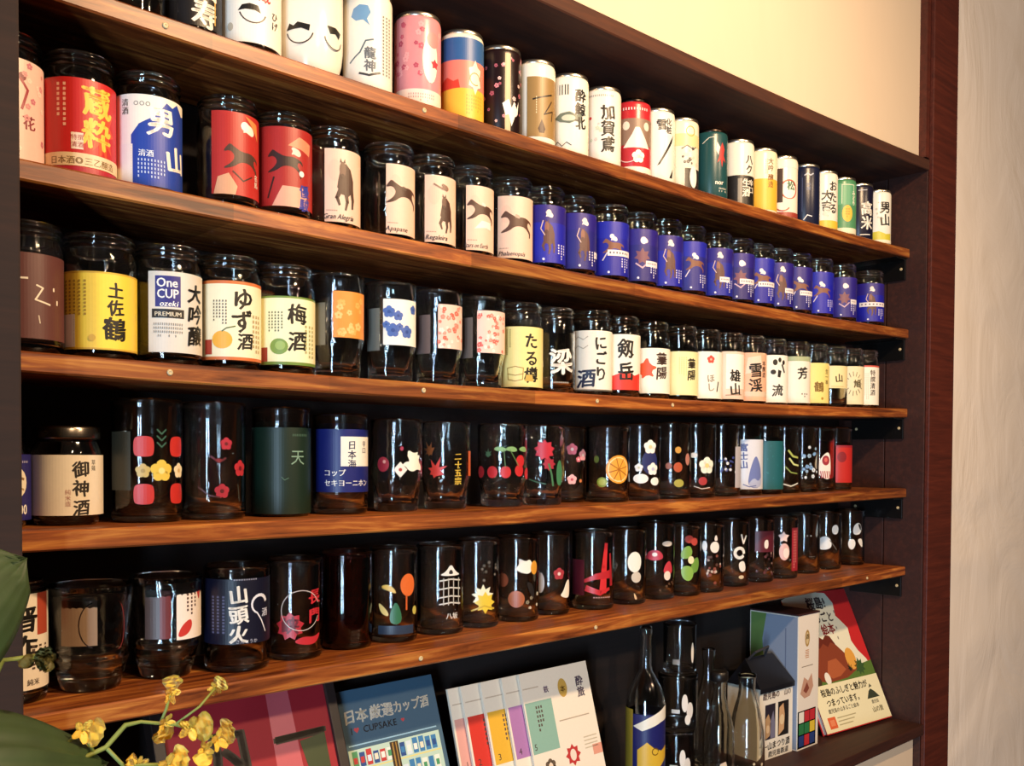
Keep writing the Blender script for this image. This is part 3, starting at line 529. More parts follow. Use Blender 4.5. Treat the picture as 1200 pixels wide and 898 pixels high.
 ('glass', 'jar with a white and grey label, black vertical lettering and one framed character', [('B', None, 0, 6, 86, 'E6E0D2'), ('B', .3, 1, 6, 86, 'F2ECDC'), ('L', -.4, 64, [(-10, 8), (-4, 14), (4, 10), (10, 14)], 1.2, 'B0A898'), ('L', -.4, 52, [(-10, 8), (-4, 14), (4, 10), (10, 14)], 1.2, 'B0A898'), ('V', 'にごり', .5, 80, 20, BLK), ('V', '酒', -.15, 36, 26, '1F2440'), ('B', None, 0, 6, 8, '6A6458')], {'t': 'onecup'}),
 ('glass', 'jar with a white label, red at the foot, and two black brush characters', [('B', None, 0, 10, 86, 'F5EDDC'), ('P', .1, 10, [(-30, 0), (-30, 14), (-10, 20), (6, 26), (20, 20), (34, 24), (34, 0)], 'DE3A2C'), ('V', '剱岳', .32, 80, 27, BLK, True, 1.15, .9)], {'t': 'onecup'}),
 ('glass', 'jar with a white label and a red flying bird beside black characters', [('B', None, 0, 8, 72, 'F7F0DE'), ('P', -.2, 42, BIRD, 'E4562E', 1.3), ('P', -.75, 20, star(0, 0, 12, 6, .6), 'E0402C'), ('V', '華陽', .6, 66, 19, '3A1F1A')], {'t': 'onecup'}),
 ('glass', 'jar with a plain pale yellow label and two small black characters', [('B', None, 0, 8, 72, 'F3E8AE'), ('V', '華陽', .68, 62, 16, '2A1F14'), ('D', .0, .45, 30, 64, 4, 12, 'D6C67E')], {'t': 'onecup'}),
 ('glass', 'jar with a white label and a small red flower', [('B', None, 0, 5, 76, 'F6F1E2'), ('F', .42, 64, 6, 'D2483C', 'EFB6A0'), ('V', 'ほし', .42, 42, 13, '9A9080'), ('L', .75, 22, [(2, 8), (-1, -6)], 2.2, BLK)], {'t': 'onecup'}),
 ('glass', 'jar with a white card on a pinkish label and heavy black brush lettering', [('B', None, 0, 6, 80, 'E9CDB8'), ('B', .05, .98, 22, 76, 'F7F0E2'), ('V', '雄山', .55, 52, 20, BLK), ('L', .5, 12, [(-14, 0), (14, 1)], 1.2, '8A6A50')], {'t': 'onecup'}),
 ('glass', 'jar with a salmon label and sweeping black brush lettering', [('B', None, 0, 5, 82, 'EEB896'), ('P', .4, 58, [(-16, -10), (-12, 16), (10, 20), (14, -6)], 'F1D2BC'), ('V', '雪渓', .45, 66, 24, BLK), ('V', '本醸造', .85, 70, 9, '4A2A20'), ('B', None, 0, 12, 20, 'E2C8AE')], {'t': 'onecup'}),
 ('glass', 'jar with a white label and scattered round black brush dots', [('B', None, 0, 4, 82, 'F5F0E3'), ('E', .3, 70, 4, 5, BLK), ('E', .55, 74, 3, 4, BLK), ('E', .75, 70, 3, 4, BLK), ('E', .2, 54, 4.5, 4, BLK), ('P', .55, 52, [(-3, 6), (3, 4), (1, -7), (-4, -6)], BLK), ('V', '流', .45, 34, 20, '3A3630'), ('L', .72, 60, [(-2, 6), (3, -6)], 3, BLK)], {'t': 'onecup'}),
 ('glass', 'jar with an off white label under a pale green band and one black character', [('B', None, 0, 5, 84, 'F2EADA'), ('B', None, 0, 76, 84, 'A9B48C'), ('V', '芳', .58, 66, 21, BLK), ('D', .45, .85, 14, 22, 3, 2, '6A5A50')], {'t': 'onecup'}),
 ('glass', 'jar with a yellow label and gold brown brush characters', [('B', None, 0, 6, 76, 'EFDB84'), ('V', '鶴', .45, 44, 19, '7A5A1E'), ('V', '生一本', .86, 66, 9, '5A4018'), ('E', .62, 14, 2.5, 2.5, 'B08A30')], {'t': 'onecup'}),
 ('glass', 'clear jar with a small cream label high up and clear glass foot below it', [('B', -.1, .98, 34, 74, 'F2DFA6'), ('V', '山', .52, 60, 16, '3A2A16'), ('L', .45, 37, [(-12, 0), (12, 0)], 1, 'C0A060')], {'t': 'onecup'}),
 ('glass', 'jar with a cream label of short strokes set like sun rays', [('B', None, 0, 6, 76, 'F0E2B8')] + [('L', .4, 44, [(12 * cos(radians(a)), 14 * sin(radians(a))), (18 * cos(radians(a)), 22 * sin(radians(a)))], 1.2, '7A6A44') for a in range(0, 360, 24)] + [('V', '旭', .6, 52, 15, '5A4A1E')], {'t': 'onecup'}),
 ('glass', 'jar with a narrow cream label and red top edge, last on the third shelf', [('B', None, 0, 6, 80, 'F6EEDC'), ('B', None, 0, 77, 80, 'D0584A'), ('V', '特撰清酒', .62, 72, 12, '4A3A34'), ('D', .1, .4, 16, 66, 3, 14, 'CDBFA8')], {'t': 'onecup'}),
 ],
 4: [
 ('glass', 'jar with a navy label, a cream oval picture and large white numerals', [('B', None, 0, 6, 62, '23226A'), ('E', .6, 38, 12, 13, 'EADFC8'), ('L', .6, 40, [(-8, 1), (0, 3), (8, 1)], 2.2, '8A6A44'), ('L', .6, 32, [(-8, 1), (0, 3), (8, 0)], 1.6, 'A88A5C'), ('H', '100', .74, 11, 12, 'F2EEE4', True, 0, .8), ('D', .4, .9, 54, 57, 10, 1, 'B8B4D0')], {'t': 'squat'}),
 ('glass', 'lidded jar with a cream label and three black vertical characters', [('B', None, 0, 9, 62, 'F0E4CF'), ('V', '御神酒', .4, 57, 15, '2A221C', True, 1.12), ('V', '草薙', .72, 58, 5, '3A302A'), ('V', '純米造', .04, 32, 5, 'B0746A')], {'t': 'squat', 'lid': True}),
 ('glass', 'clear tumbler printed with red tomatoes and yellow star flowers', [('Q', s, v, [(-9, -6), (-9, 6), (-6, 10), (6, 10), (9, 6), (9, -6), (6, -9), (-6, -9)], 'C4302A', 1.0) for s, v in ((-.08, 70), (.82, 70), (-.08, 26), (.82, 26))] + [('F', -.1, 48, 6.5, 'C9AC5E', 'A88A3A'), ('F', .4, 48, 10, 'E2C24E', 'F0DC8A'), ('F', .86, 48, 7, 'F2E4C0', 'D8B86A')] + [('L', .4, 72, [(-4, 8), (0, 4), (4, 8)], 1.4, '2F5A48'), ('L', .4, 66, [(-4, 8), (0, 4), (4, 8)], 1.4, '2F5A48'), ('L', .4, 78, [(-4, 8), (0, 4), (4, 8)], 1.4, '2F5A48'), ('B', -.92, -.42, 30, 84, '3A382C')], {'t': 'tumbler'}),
 ('glass', 'clear tumbler printed with dark red blossoms and leaves', [('F', .38, 74, 6, 'B22A3E', '6A1420'), ('F', .8, 50, 8, 'B8303A', '6A1420'), ('F', .25, 28, 7, 'A82838', '5A1018'), ('L', .1, 58, [(-6, 4), (2, -2), (8, 2)], 2, '5A1620'), ('L', -.2, 24, [(-8, 8), (2, 0), (12, -2)], 1.4, '4A1A1C'), ('E', .15, 58, 3, 2, '7A2028'), ('L', .72, 24, [(0, 10), (2, -6)], 1.2, '3A3A30')], {'t': 'tumbler'}),
 ('glass', 'dark green frosted tumbler with one thin pale character', [('B', None, 0, 3, 92, '11271C'), ('V', '天', .55, 70, 17, '7FA08A', False), ('D', .35, .85, 82, 86, 9, 1, '4A6A58'), ('L', .1, 38, [(-3, 3), (0, 0), (4, 2)], .8, '4A6A58')], {'t': 'tumbler'}),
 ('glass', 'navy printed tumbler with a white panel of dark characters and white kana below', [('B', None, 0, 24, 92, '172068'), ('B', .02, .99, 52, 84, 'F0EADB'), ('V', '日本海', .42, 80, 10, '1C2048'), ('V', '辛口', .84, 80, 7, '2A2C50'), ('H', 'コップ', -.2, 42, 8, 'EDEBE6'), ('H', 'セキヨーニホン', .3, 31, 8, 'EDEBE6', True, 0, .95)], {'t': 'tumbler'}),
 ('glass', 'clear tumbler with a white dove, a square card and a red plum', [('P', .62, 56, DOVE, 'F4EEDC', 1.05), ('P', .15, 48, [(0, 9), (8, 0), (0, -9), (-8, 0)], 'EFE4D6'), ('E', .15, 48, 2, 2, 'B04038'), ('E', -.5, 54, 7.5, 8.5, '9A2432'), ('E', -.45, 57, 2, 2, 'D89A8A'), ('E', .2, 72, 2, 2.5, 'A03048')], {'t': 'stem'}),
 ('glass', 'clear tumbler with a scarlet maple leaf and yellow vertical lettering', [('P', -.38, 46, maple(0, 0, 18, 70), 'D03A2C'), ('P', -.62, 70, maple(0, 0, 13, 120), '8A4A22'), ('V', '二十五宗', .5, 68, 9.5, 'E6BE48'), ('B', .9, 1, 40, 70, 'D2622E')], {'t': 'stem'}),
 ('glass', 'clear tumbler ringed with red cherries under green leaves', [('E', s, v, 7, 7.5, 'C4282C') for s, v in ((-.85, 44), (-.4, 44), (.12, 44), (.66, 46), (.7, 58), (.95, 42))] + [('Q', s, 72, [(-9, 0), (-4, 4), (4, 4), (9, -1), (2, -3)], '7FA86A') for s in (-.1, .35, .8)] + [('L', .05, 60, [(0, 12), (2, -10)], 1, '5A7A44'), ('L', .4, 60, [(-4, 12), (8, -8)], 1, '5A7A44'), ('P', -.55, 66, maple(0, 0, 8), '4A6A4A')], {'t': 'stem'}),
 ('glass', 'clear tumbler with a crimson carnation on a green stem', [('P', .1, 72, star(0, 0, 14, 9, .72), 'C22436'), ('P', .3, 54, star(0, 0, 9, 8, .7), 'A82234'), ('L', .35, 40, [(-2, 14), (2, 0), (4, -14)], 2.6, '3E7048'), ('Q', .75, 46, [(-5, -20), (-6, 4), (0, 16), (6, 2), (4, -20)], '3F7A52'), ('L', -.3, 30, [(-8, 4), (4, 0), (14, -2)], 1.4, '3A6444')], {'t': 'stem'}),
 ('glass', 'clear tumbler with scattered pale pink cherry blossoms behind the carnation glass', [('F', .3, 74, 8, 'E6788C', 'F8E0DC'), ('F', .3, 32, 7, 'F0B8BC', 'C05068'), ('F', .82, 66, 8, 'E9A0A6', 'F8E6E0'), ('F', .6, 60, 4, 'D8707E', 'F6DCD8'), ('E', .7, 30, 2.5, 2.5, 'C87A4A')], {'t': 'tumbler'}),
 ('glass', 'clear tumbler with a large orange slice and small limes', [('E', .5, 46, 19, 20, 'E89A2C'), ('E', .5, 46, 16.5, 17.5, 'F4DA9A'), ('E', .5, 46, 15, 16, 'EBA43A')] + [('L', .5, 46, [(0, 0), (15 * cos(radians(a)), 16 * sin(radians(a)))], 1.3, 'A8641C') for a in range(15, 375, 45)] + [('E', -.25, 28, 7.5, 7, '8A9A34'), ('E', -.25, 28, 5, 4.5, 'B4BC5C'), ('E', -.5, 60, 4, 5, '5A6A2A')], {'t': 'tumbler'}),
 ('glass', 'clear tumbler with white plum flowers over navy shapes', [('E', .5, 56, 13, 18, '222A60'), ('F', .5, 78, 10, 'F5F1E8', 'D9CC9A'), ('F', .62, 46, 9, 'F5F1E8', 'B8BCD8'), ('F', -.05, 48, 6, 'EDEAE6', 'C8C4A0'), ('E', .05, 32, 11, 7, 'F2EFE6'), ('E', .72, 28, 8, 6, 'F2EFE6')], {'t': 'tumbler'}),
 ('glass', 'clear tumbler with small orange and olive fruit dots', [('E', .35, 74, 5, 5, 'C8923C'), ('E', .35, 48, 7, 7.5, 'B4502C'), ('E', .4, 24, 8, 6, 'A8A048'), ('E', -.1, 50, 5, 5, '8A4A2C'), ('E', .8, 60, 5, 9, 'B87A6A')], {'t': 'tumbler'}),
 ('glass', 'clear tumbler with one round white blossom above a red berry', [('F', .55, 50, 13, 'F4EEDA', 'E8CF8A'), ('E', .35, 26, 7, 6.5, 'A83032'), ('L', .3, 16, [(-12, 2), (0, -2), (14, 0)], 1.2, 'D8C8C0'), ('E', -.1, 66, 6, 4, 'D8D4CC')], {'t': 'tumbler'}),
 ('glass', 'clear tumbler with a band of tiny navy and white dots', [('S', 14, 24, -.1, .9, 36, 66, 2.4, ['2A3470', 'E8E6E6', '3A4480']), ('B', .7, .98, 14, 80, 'B9B4B8')], {'t': 'tumbler'}),
 ('glass', 'tumbler with a white label of a blue mountain wave and navy vertical lettering', [('B', -.3, .99, 10, 92, 'D9DCE6'), ('Q', .6, 34, [(-14, -22), (-10, 8), (0, 34), (8, 22), (14, 6), (14, -22)], '6E7CB4'), ('Q', .62, 24, [(-16, -10), (-4, 6), (6, -2), (14, 8), (14, -12)], 'AFB8D6'), ('V', '富士山', .0, 86, 14, '3A4890'), ('L', .3, 16, [(-10, 2), (0, -2), (12, 0)], 1.5, '5A6AA8')], {'t': 'tumbler'}),
 ('glass', 'plain teal coloured tumbler', [('B', None, 0, 8, 90, '1E6068'), ('S', 8, 8, .1, .9, 20, 84, 1.4, ['2A7880'])], {'t': 'tumbler'}),
 ('glass', 'clear tumbler with yellow green leaf strokes', [('L', .5, 62, [(-8, 12), (0, 2), (10, 0)], 3.4, 'A6AE58'), ('L', .55, 50, [(-8, 10), (0, 0), (10, -2)], 3.0, 'C8CC84'), ('L', .4, 36, [(-10, 10), (0, 0), (12, -2)], 2.4, '7E8A44'), ('L', .4, 14, [(-14, 2), (0, -2), (14, 3)], 2.2, 'D2D2C8')], {'t': 'tumbler'}),
 ('glass', 'clear tumbler with pale blue and white watery flecks', [('S', 19, 16, .0, .9, 22, 80, 4.0, ['7FA6D0', 'E2E8EC', '9AB4CC'])], {'t': 'tumbler'}),
 ('glass', 'clear tumbler with a white and red shell shaped motif', [('Q', .35, 48, [(-18, -10), (-6, 16), (8, 26), (12, 0), (10, -28), (-4, -24)], 'F2E6DA'), ('E', .4, 56, 7, 9, '9A2434'), ('E', .4, 57, 3, 4, 'D86A60')] + [('L', .1 + .12 * i, 30, [(0, 6), (2, -6)], 1.8, 'A83440') for i in range(5)], {'t': 'tumbler'}),
 ('glass', 'solid red printed tumbler at the right end of the fourth shelf', [('B', None, 0, 14, 84, 'C12A26'), ('E', .4, 62, 9, 10, '8A1E2A'), ('B', None, 0, 80, 84, '9A2230')], {'t': 'tumbler'}),
 ],
 5: [
 ('glass', 'jar with a white label, a red strip and heavy black characters behind the green leaf', [('B', None, 0, 12, 94, 'F1E6D3'), ('V', '晋作', .38, 84, 24, BLK), ('B', .7, .95, 58, 94, 'B04A34'), ('D', .5, .95, 22, 50, 3, 9, '5A4A40'), ('H', '純米', .6, 16, 6, '4A3A34')], {'t': 'onecup'}),
 ('glass', 'wide clear cup with a round foot and a pale paper square on its far side', [('B', -.66, .16, 44, 84, '9A8068'), ('L', .1, 62, arc(13, 100, 260, 12, 0, 0, 20), 1.0, '2E1C18'), ('L', .62, 60, arc(8, -80, 80, 10, 0, 0, 22), .8, '7A2A28')], {'t': 'bowl'}),  # far-side paper drawn on the near side, dimness through glass painted as tan
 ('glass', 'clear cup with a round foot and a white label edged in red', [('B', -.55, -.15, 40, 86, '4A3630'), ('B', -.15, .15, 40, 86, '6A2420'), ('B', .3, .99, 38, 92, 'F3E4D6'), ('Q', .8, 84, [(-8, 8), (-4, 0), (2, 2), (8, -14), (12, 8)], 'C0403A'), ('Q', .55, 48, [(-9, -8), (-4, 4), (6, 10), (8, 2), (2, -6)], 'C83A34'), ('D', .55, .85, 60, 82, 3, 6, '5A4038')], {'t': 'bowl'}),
 ('glass', 'navy printed tumbler with three white brush characters and a white swirl', [('B', None, 0, 28, 92, '0C0F26'), ('V', '山頭火', .06, 86, 19, 'F4F0E6'), ('L', .68, 60, arc(9, 20, 250, 12, 0, 6) + [(2, -10), (8, -22)], (3.4, 1.2), 'E6E8F2'), ('D', -.75, -.3, 38, 76, 3, 12, '5A5E80'), ('D', -.1, .6, 90, 92.5, 10, 1, 'A8AAC0'), ('H', 'さんとうか', .3, 29, 4.4, 'C8CADA'), ('V', '酒', .82, 62, 9, 'C8CCE0')], {'t': 'tumbler'}),
 ('glass', 'clear tumbler with ragged red brush characters inside a thin circle', [('V', '長門', .7, 74, 16, 'C62A34', True, 1.25), ('P', -.15, 36, star(0, 0, 15, 9, .75), 'B4242E'), ('V', '峡', -.15, 46, 19, '6A1018'), ('Q', .45, 22, [(-16, -3), (-6, 3), (8, 1), (18, 6), (12, -5), (0, -7)], 'BE2A34'), ('L', .25, 52, arc(21, 20, 340, 24), .7, 'D8C8C0')], {'t': 'tumbler'}),
 ('glass', 'plain tumbler of dark reddish glass', [], {'t': 'tumbler', 'tint': 'B0706A'}),
 ('glass', 'clear tumbler with an orange pumpkin, green tree and yellow moons', [('E', .6, 66, 10, 13, 'DC6A2E'), ('L', .62, 46, [(-3, 8), (-3, -8)], 2.2, 'C85A28'), ('Q', .1, 36, [(-10, -14), (0, 18), (10, -14)], '2F6A44'), ('Q', -.2, 62, [(-10, 2), (-2, 6), (6, 2), (10, -6), (0, -2)], 'D8B24E'), ('Q', -.5, 38, [(-4, 10), (8, 0), (10, -8), (0, -4)], 'E4C878'), ('B', -.6, .8, 10, 20, '2A3A52'), ('E', .85, 36, 4, 5, 'C8BC5A')], {'t': 'tumbler'}),
 ('glass', 'clear tumbler with a white line drawing of a many roofed tower', [('Q', .45, 74, [(-16, -3), (-6, 2), (0, 12), (6, 2), (16, -3)], 'E8E2D6'), ('Q', .45, 76, [(-4, -3), (0, 4), (4, -3)], '2A2422')] + [('L', .45, v, [(-14, -1), (0, 1), (14, -1)], 1.6, 'D2CCC0') for v in (66, 56, 46, 38)] + [('L', s, 54, [(0, 14), (0, -18)], 1.2, 'B8B2A6') for s in (.15, .35, .55, .75)] + [('H', '八坂', .5, 20, 8, 'DAD4C8')], {'t': 'tumbler'}),
 ('glass', 'clear tumbler with a yellow and white spiky flower low down', [('P', .25, 40, star(0, 0, 15, 9, .6), 'F0E6C4'), ('P', .35, 32, star(0, 0, 14, 8, .65), 'E2C43E'), ('L', .3, 24, [(-16, -2), (0, 4), (14, 0)], 2, 'C8A838'), ('S', 6, 10, .2, .9, 54, 84, 2, ['5A5248', '7A7064'])], {'t': 'tumbler'}),
 ('glass', 'clear tumbler with a white and orange leaf patch above round brown dots', [('Q', .3, 70, [(-14, 0), (-6, 4), (-8, 14), (2, 8), (8, 12), (14, 2), (8, -8), (-4, -6)], 'F3ECDD'), ('E', .75, 70, 6, 9, 'DD9A34'), ('E', -.65, 54, 8, 9, '8A4428'), ('E', -.05, 30, 11, 11, 'A85C34'), ('Q', .5, 40, [(-4, 14), (8, 8), (10, -12), (2, -4)], '221C1A'), ('S', 4, 6, .4, .95, 16, 40, 2.6, ['D8D0B8', '8A8068'])], {'t': 'tumbler'}),
 ('glass', 'clear tumbler with a red blossom above a white curved petal', [('F', .45, 56, 8, 'A8343C', 'E8C8BC'), ('Q', .8, 32, [(-12, -6), (-6, 0), (0, 14), (8, 16), (8, -8), (0, -10)], 'F2EAD8'), ('E', -.45, 44, 6, 14, 'CFC6C2')], {'t': 'tumbler'}),
 ('glass', 'clear tumbler with broad red brush strokes', [('L', .55, 60, [(2, 32), (-1, 0), (-3, -34)], (5, 11), 'D22C30'), ('L', .35, 44, [(-24, -4), (-6, 3), (16, 6)], (4, 12), 'B8242C'), ('L', .2, 26, [(-14, 4), (4, -2), (18, 3)], (9, 4), 'C4282E'), ('L', .78, 58, [(0, 20), (3, -24)], (3, 6), 'A01E26'), ('B', -.95, -.4, 20, 70, '5A1620'), ('D', .0, .8, 16, 19, 8, 1, 'D8A8A0')], {'t': 'tumbler'}),
 ('glass', 'clear tumbler with two joined white pebble shapes', [('E', .42, 62, 11, 15, 'F2ECDE'), ('E', .5, 40, 8, 8, 'CFC4B2'), ('Q', .42, 14, [(-2, 6), (5, -6), (0, -7)], 'E0C49A'), ('L', -.5, 58, [(-6, 6), (2, 0), (-3, -10)], 1.2, '7A7268')], {'t': 'tumbler'}),
 ('glass', 'tall clear tumbler with red and white mushrooms', [('Q', -.05, 66, [(-14, -4), (-10, 6), (0, 10), (10, 6), (14, -4), (0, -8)], 'C03040'), ('E', -.05, 68, 4, 3, 'F0E2DA'), ('Q', .65, 46, [(-10, -8), (-6, 8), (4, 14), (10, -8)], 'C43A44'), ('E', .6, 36, 6, 7, 'EFD8C4'), ('E', .6, 84, 9, 4, 'D6C8B8'), ('S', 2, 6, .2, .9, 14, 30, 2, ['6A4A34'])], {'t': 'tumbler'}),
 ('glass', 'clear tumbler with green leaves under a red berry cluster', [('Q', .3, 66, [(-12, -8), (-10, 6), (2, 14), (8, 2), (2, -8)], '7FA644'), ('Q', .6, 46, [(-6, -10), (-4, 8), (8, 16), (12, 2), (6, -10)], '6E9A40'), ('Q', .25, 34, [(-10, 12), (6, 14), (12, 0), (4, -12), (-8, -6)], '88B04C'), ('E', .35, 88, 7, 6, 'A83A30'), ('E', .62, 84, 6, 6, 'B8443A'), ('E', .45, 56, 5, 6, 'EBE2B0')], {'t': 'tumbler'}),
 ('glass', 'clear tumbler with a white bud over speckled brown leaves', [('E', .5, 72, 8, 9, 'F0E4D8'), ('Q', .55, 88, [(-4, -6), (0, 6), (4, -6)], 'E8DCD0'), ('S', 12, 22, .1, .95, 14, 60, 3, ['5A3A30', 'D8C4B4', '8A4A3C']), ('E', -.05, 74, 4, 8, 'DDE0E2')], {'t': 'tumbler'}),
 ('glass', 'clear tumbler with white curled ribbon shapes', [('L', .45, 56, arc(8, 0, 320, 14), 5, 'F2ECE0'), ('L', .65, 72, [(-4, 14), (0, 0), (6, 12)], 3, 'EDE6DA'), ('Q', .6, 34, [(-8, 6), (4, 10), (8, -8), (-4, -10)], 'EDE6DA'), ('E', .55, 16, 5, 3, 'D8C8A8')], {'t': 'tumbler'}),
 ('glass', 'clear tumbler with a maroon patch and a small white lantern', [('B', -.1, .95, 52, 88, '5A1A28'), ('Q', .55, 66, [(-4, -8), (-4, 6), (4, 8), (4, -8)], 'EDE0D4'), ('S', 15, 14, .0, .9, 14, 50, 3, ['6A3A40', '4A2A2C', '9A7A70'])], {'t': 'tumbler'}),
 ('glass', 'clear tumbler with a pink and white blossom against a red strip', [('P', .15, 74, star(0, 0, 10, 5, .6), 'EFD0C6'), ('E', .2, 48, 9, 15, 'E6B4A8'), ('E', .3, 46, 5, 9, 'F2DCCC'), ('B', .62, .97, 14, 90, '9A2430'), ('D', .7, .9, 18, 86, 2, 14, 'D88A80')], {'t': 'tumbler'}),
 ('glass', 'bare clear tumbler with two tiny pale dots', [('E', .2, 70, 1.2, 1.2, 'C8C4B8'), ('E', .42, 70, 1.2, 1.2, 'C8C4B8'), ('L', .5, 30, [(-6, 2), (6, 2)], .8, '5A5650')], {'t': 'tumbler'}),
 ('glass', 'clear tumbler with one large and one small white pebble patch', [('Q', -.05, 50, [(-12, -12), (-13, 6), (-2, 15), (10, 10), (13, -6), (4, -12)], 'E9E9E6'), ('Q', .6, 76, [(-7, -8), (-8, 6), (2, 11), (8, 2), (4, -9)], 'F1EEE8'), ('L', .5, 44, [(-8, 12), (6, -6)], 1.4, '6A665E')], {'t': 'tumbler'}),
 ('glass', 'clear tumbler with a black and white patched leaf, last on the fifth shelf', [('Q', .5, 72, [(-9, -12), (-8, 6), (2, 14), (10, 6), (8, -10)], 'F0ECE4'), ('Q', .58, 74, [(-3, 10), (6, 6), (5, -8)], '1E1A18'), ('Q', .3, 42, [(-12, 6), (-2, 12), (4, 2), (-2, -12), (-10, -8)], 'ECE6DC'), ('Q', .66, 44, [(-6, 8), (6, 10), (8, -10), (0, -4)], 'E4DED2')], {'t': 'tumbler'}),
 ],
}
GROUPS = {1: 'cans and cups on the top shelf', 2: 'jars on the second shelf', 3: 'jars on the third shelf', 4: 'glasses on the fourth shelf', 5: 'glasses on the fifth shelf'}

load_glyphs(sorted(all_chars(*[w[2] for r in W.values() for w in r]) | set('日本厳選カップ酒CUPSAKEI♥凡一12345桜島!まるごと絵のふしぎ魅力がつまっています。鹿児山た鉄道旅酔昭和')))

# ------------------------------------------------------------------ the shelf unit and the walls round it
SAG = {1: 0.017466, 2: 0.013806, 3: 0.012985, 4: 0.004600, 5: 0.002424}
ZTOP = {1: 1.8395, 2: 1.6882, 3: 1.5350, 4: 1.3897, 5: 1.2391}
def shelf_z(k, x):
    """top of shelf K; the long boards sag a little"""
    return {1: 1.8369, 2: 1.6861, 3: 1.5330, 4: 1.3889, 5: 1.2387}[k] + SAG[k] * (x - 0.4018) ** 2
def sag_board(bm, x0, x1, y0, y1, zf, th, n=28, bev=0.0016):
    prof = [(y0 + bev, 0), (y0, -bev), (y0, -th + bev), (y0 + bev, -th), (y1, -th), (y1, 0)]
    rings = []
    for i in range(n + 1):
        x = x0 + (x1 - x0) * i / n
        rings.append([bm.verts.new((x, y, zf(x) + z)) for y, z in prof])
    for a, b2 in zip(rings, rings[1:]):
        for j in range(len(prof)):
            k = (j + 1) % len(prof)
            bm.faces.new((a[j], a[k], b2[k], b2[j]))
    bm.faces.new(rings[0]); bm.faces.new(rings[-1])
    bmesh.ops.recalc_face_normals(bm, faces=bm.faces)
def trim(name, lo, hi, bev, mat):
    bm = bmesh.new(); box(bm, lo, hi, bev); o = bm_obj(name, bm, mat); o['kind'] = 'structure'; return o
def board(name, label, bm, mat):
    o = bm_obj(name, bm, mat); o['label'] = label; o['category'] = 'shelf board'; return o
XL, XR = -0.062, 1.603
DEP = 0.142
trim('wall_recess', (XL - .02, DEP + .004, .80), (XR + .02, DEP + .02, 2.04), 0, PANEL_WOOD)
trim('trim_1', (XR, -.033, .80), (XR + .018, .0445, 2.02), .001, DARK_WOOD)          # right cheek: two upright boards
trim('trim_2', (XR, .0465, .80), (XR + .018, DEP + .002, 2.02), .001, DARK_WOOD)
trim('trim_3', (XL - .02, -.03, .80), (XL, DEP + .002, 2.02), 0, DARK_WOOD)
trim('trim_4', (XR + .002, -.042, .0), (XR + .112, -.0335, 2.75), .0015, POST_WOOD)   # right upright
trim('trim_5', (-.16, -.060, .0), (-.0045, -.034, 2.75), .002, LEFT_WOOD)            # left upright
trim('trim_6', (XR - .012, -.034, 2.03), (XR + .002, -.012, 2.75), 0, POST_WOOD)
zc = lambda x: 1.9795 + 0.0185 * (x - 0.4) ** 2
bm = bmesh.new(); sag_board(bm, XL, XR, -.036, DEP, lambda x: zc(x) + .0205, .0205); board('top_board', 'dark brown board closing the top of the shelves below the cream wall', bm, TOP_WOOD)
bm = bmesh.new(); box(bm, (XL, -.040, .9185), (XR, DEP, .9385), .0015); board('base_board', 'dark brown bottom board that carries the booklets, bottles and cartons', bm, DARK_WOOD)
BOARDS = {}
BOARD_LABEL = {1: 'topmost orange brown shelf board, carrying the cans', 2: 'second orange brown shelf board from the top, under the blue jars', 3: 'third orange brown shelf board, under the yellow and cream labelled jars', 4: 'fourth orange brown shelf board, under the clear printed tumblers and lidded jar', 5: 'lowest orange brown shelf board, above the booklets and cartons'}
screw_mat = ink('CDB88C', .3)
SCREWS = {1: (.13, .416), 3: (.133, .416, .699, .858), 5: (.413, .699, 1.445)}
screw_me = None
brk_mat = ink('0C0A09', .35)
for k in range(1, 6):
    bm = bmesh.new(); sag_board(bm, XL, XR - .001, 0.0, 0.138, lambda x: shelf_z(k, x), .0172)
    b = board('shelf_board', BOARD_LABEL[k], bm, SHELF_WOOD); b['group'] = 'orange brown shelf boards'; BOARDS[k] = b
    for x in SCREWS.get(k, ()):
        if screw_me is None:
            bm = bmesh.new(); lathe(bm, [(0, 0), (.0029, 0), (.0029, .0006), (.0022, .0013), (.0010, .0014), (.0008, .0007), (0, .0007)], 12); s_ = bm_obj('screw', bm, screw_mat, b, True); screw_me = s_.data
        else: s_ = link(bpy.data.objects.new('screw', screw_me), b)
        s_.location = (x, 0, shelf_z(k, x) - .0085); s_.rotation_euler = (pi / 2, 0, 0)
    zb = shelf_z(k, XR) - .0172
    bm = bmesh.new()
    box(bm, (XR - .006, .006, zb - .042), (XR - .0005, .112, zb - .001), .0008)
    box(bm, (XR - .040, .006, zb - .004), (XR - .005, .112, zb - .0005), .0006)
    br = bm_obj('bracket', bm, brk_mat, b)
    for yy in (.014, .102):
        s_ = link(bpy.data.objects.new('screw', screw_me), br); s_.location = (XR - .006, yy, zb - .021); s_.rotation_euler = (0, -pi / 2, 0)

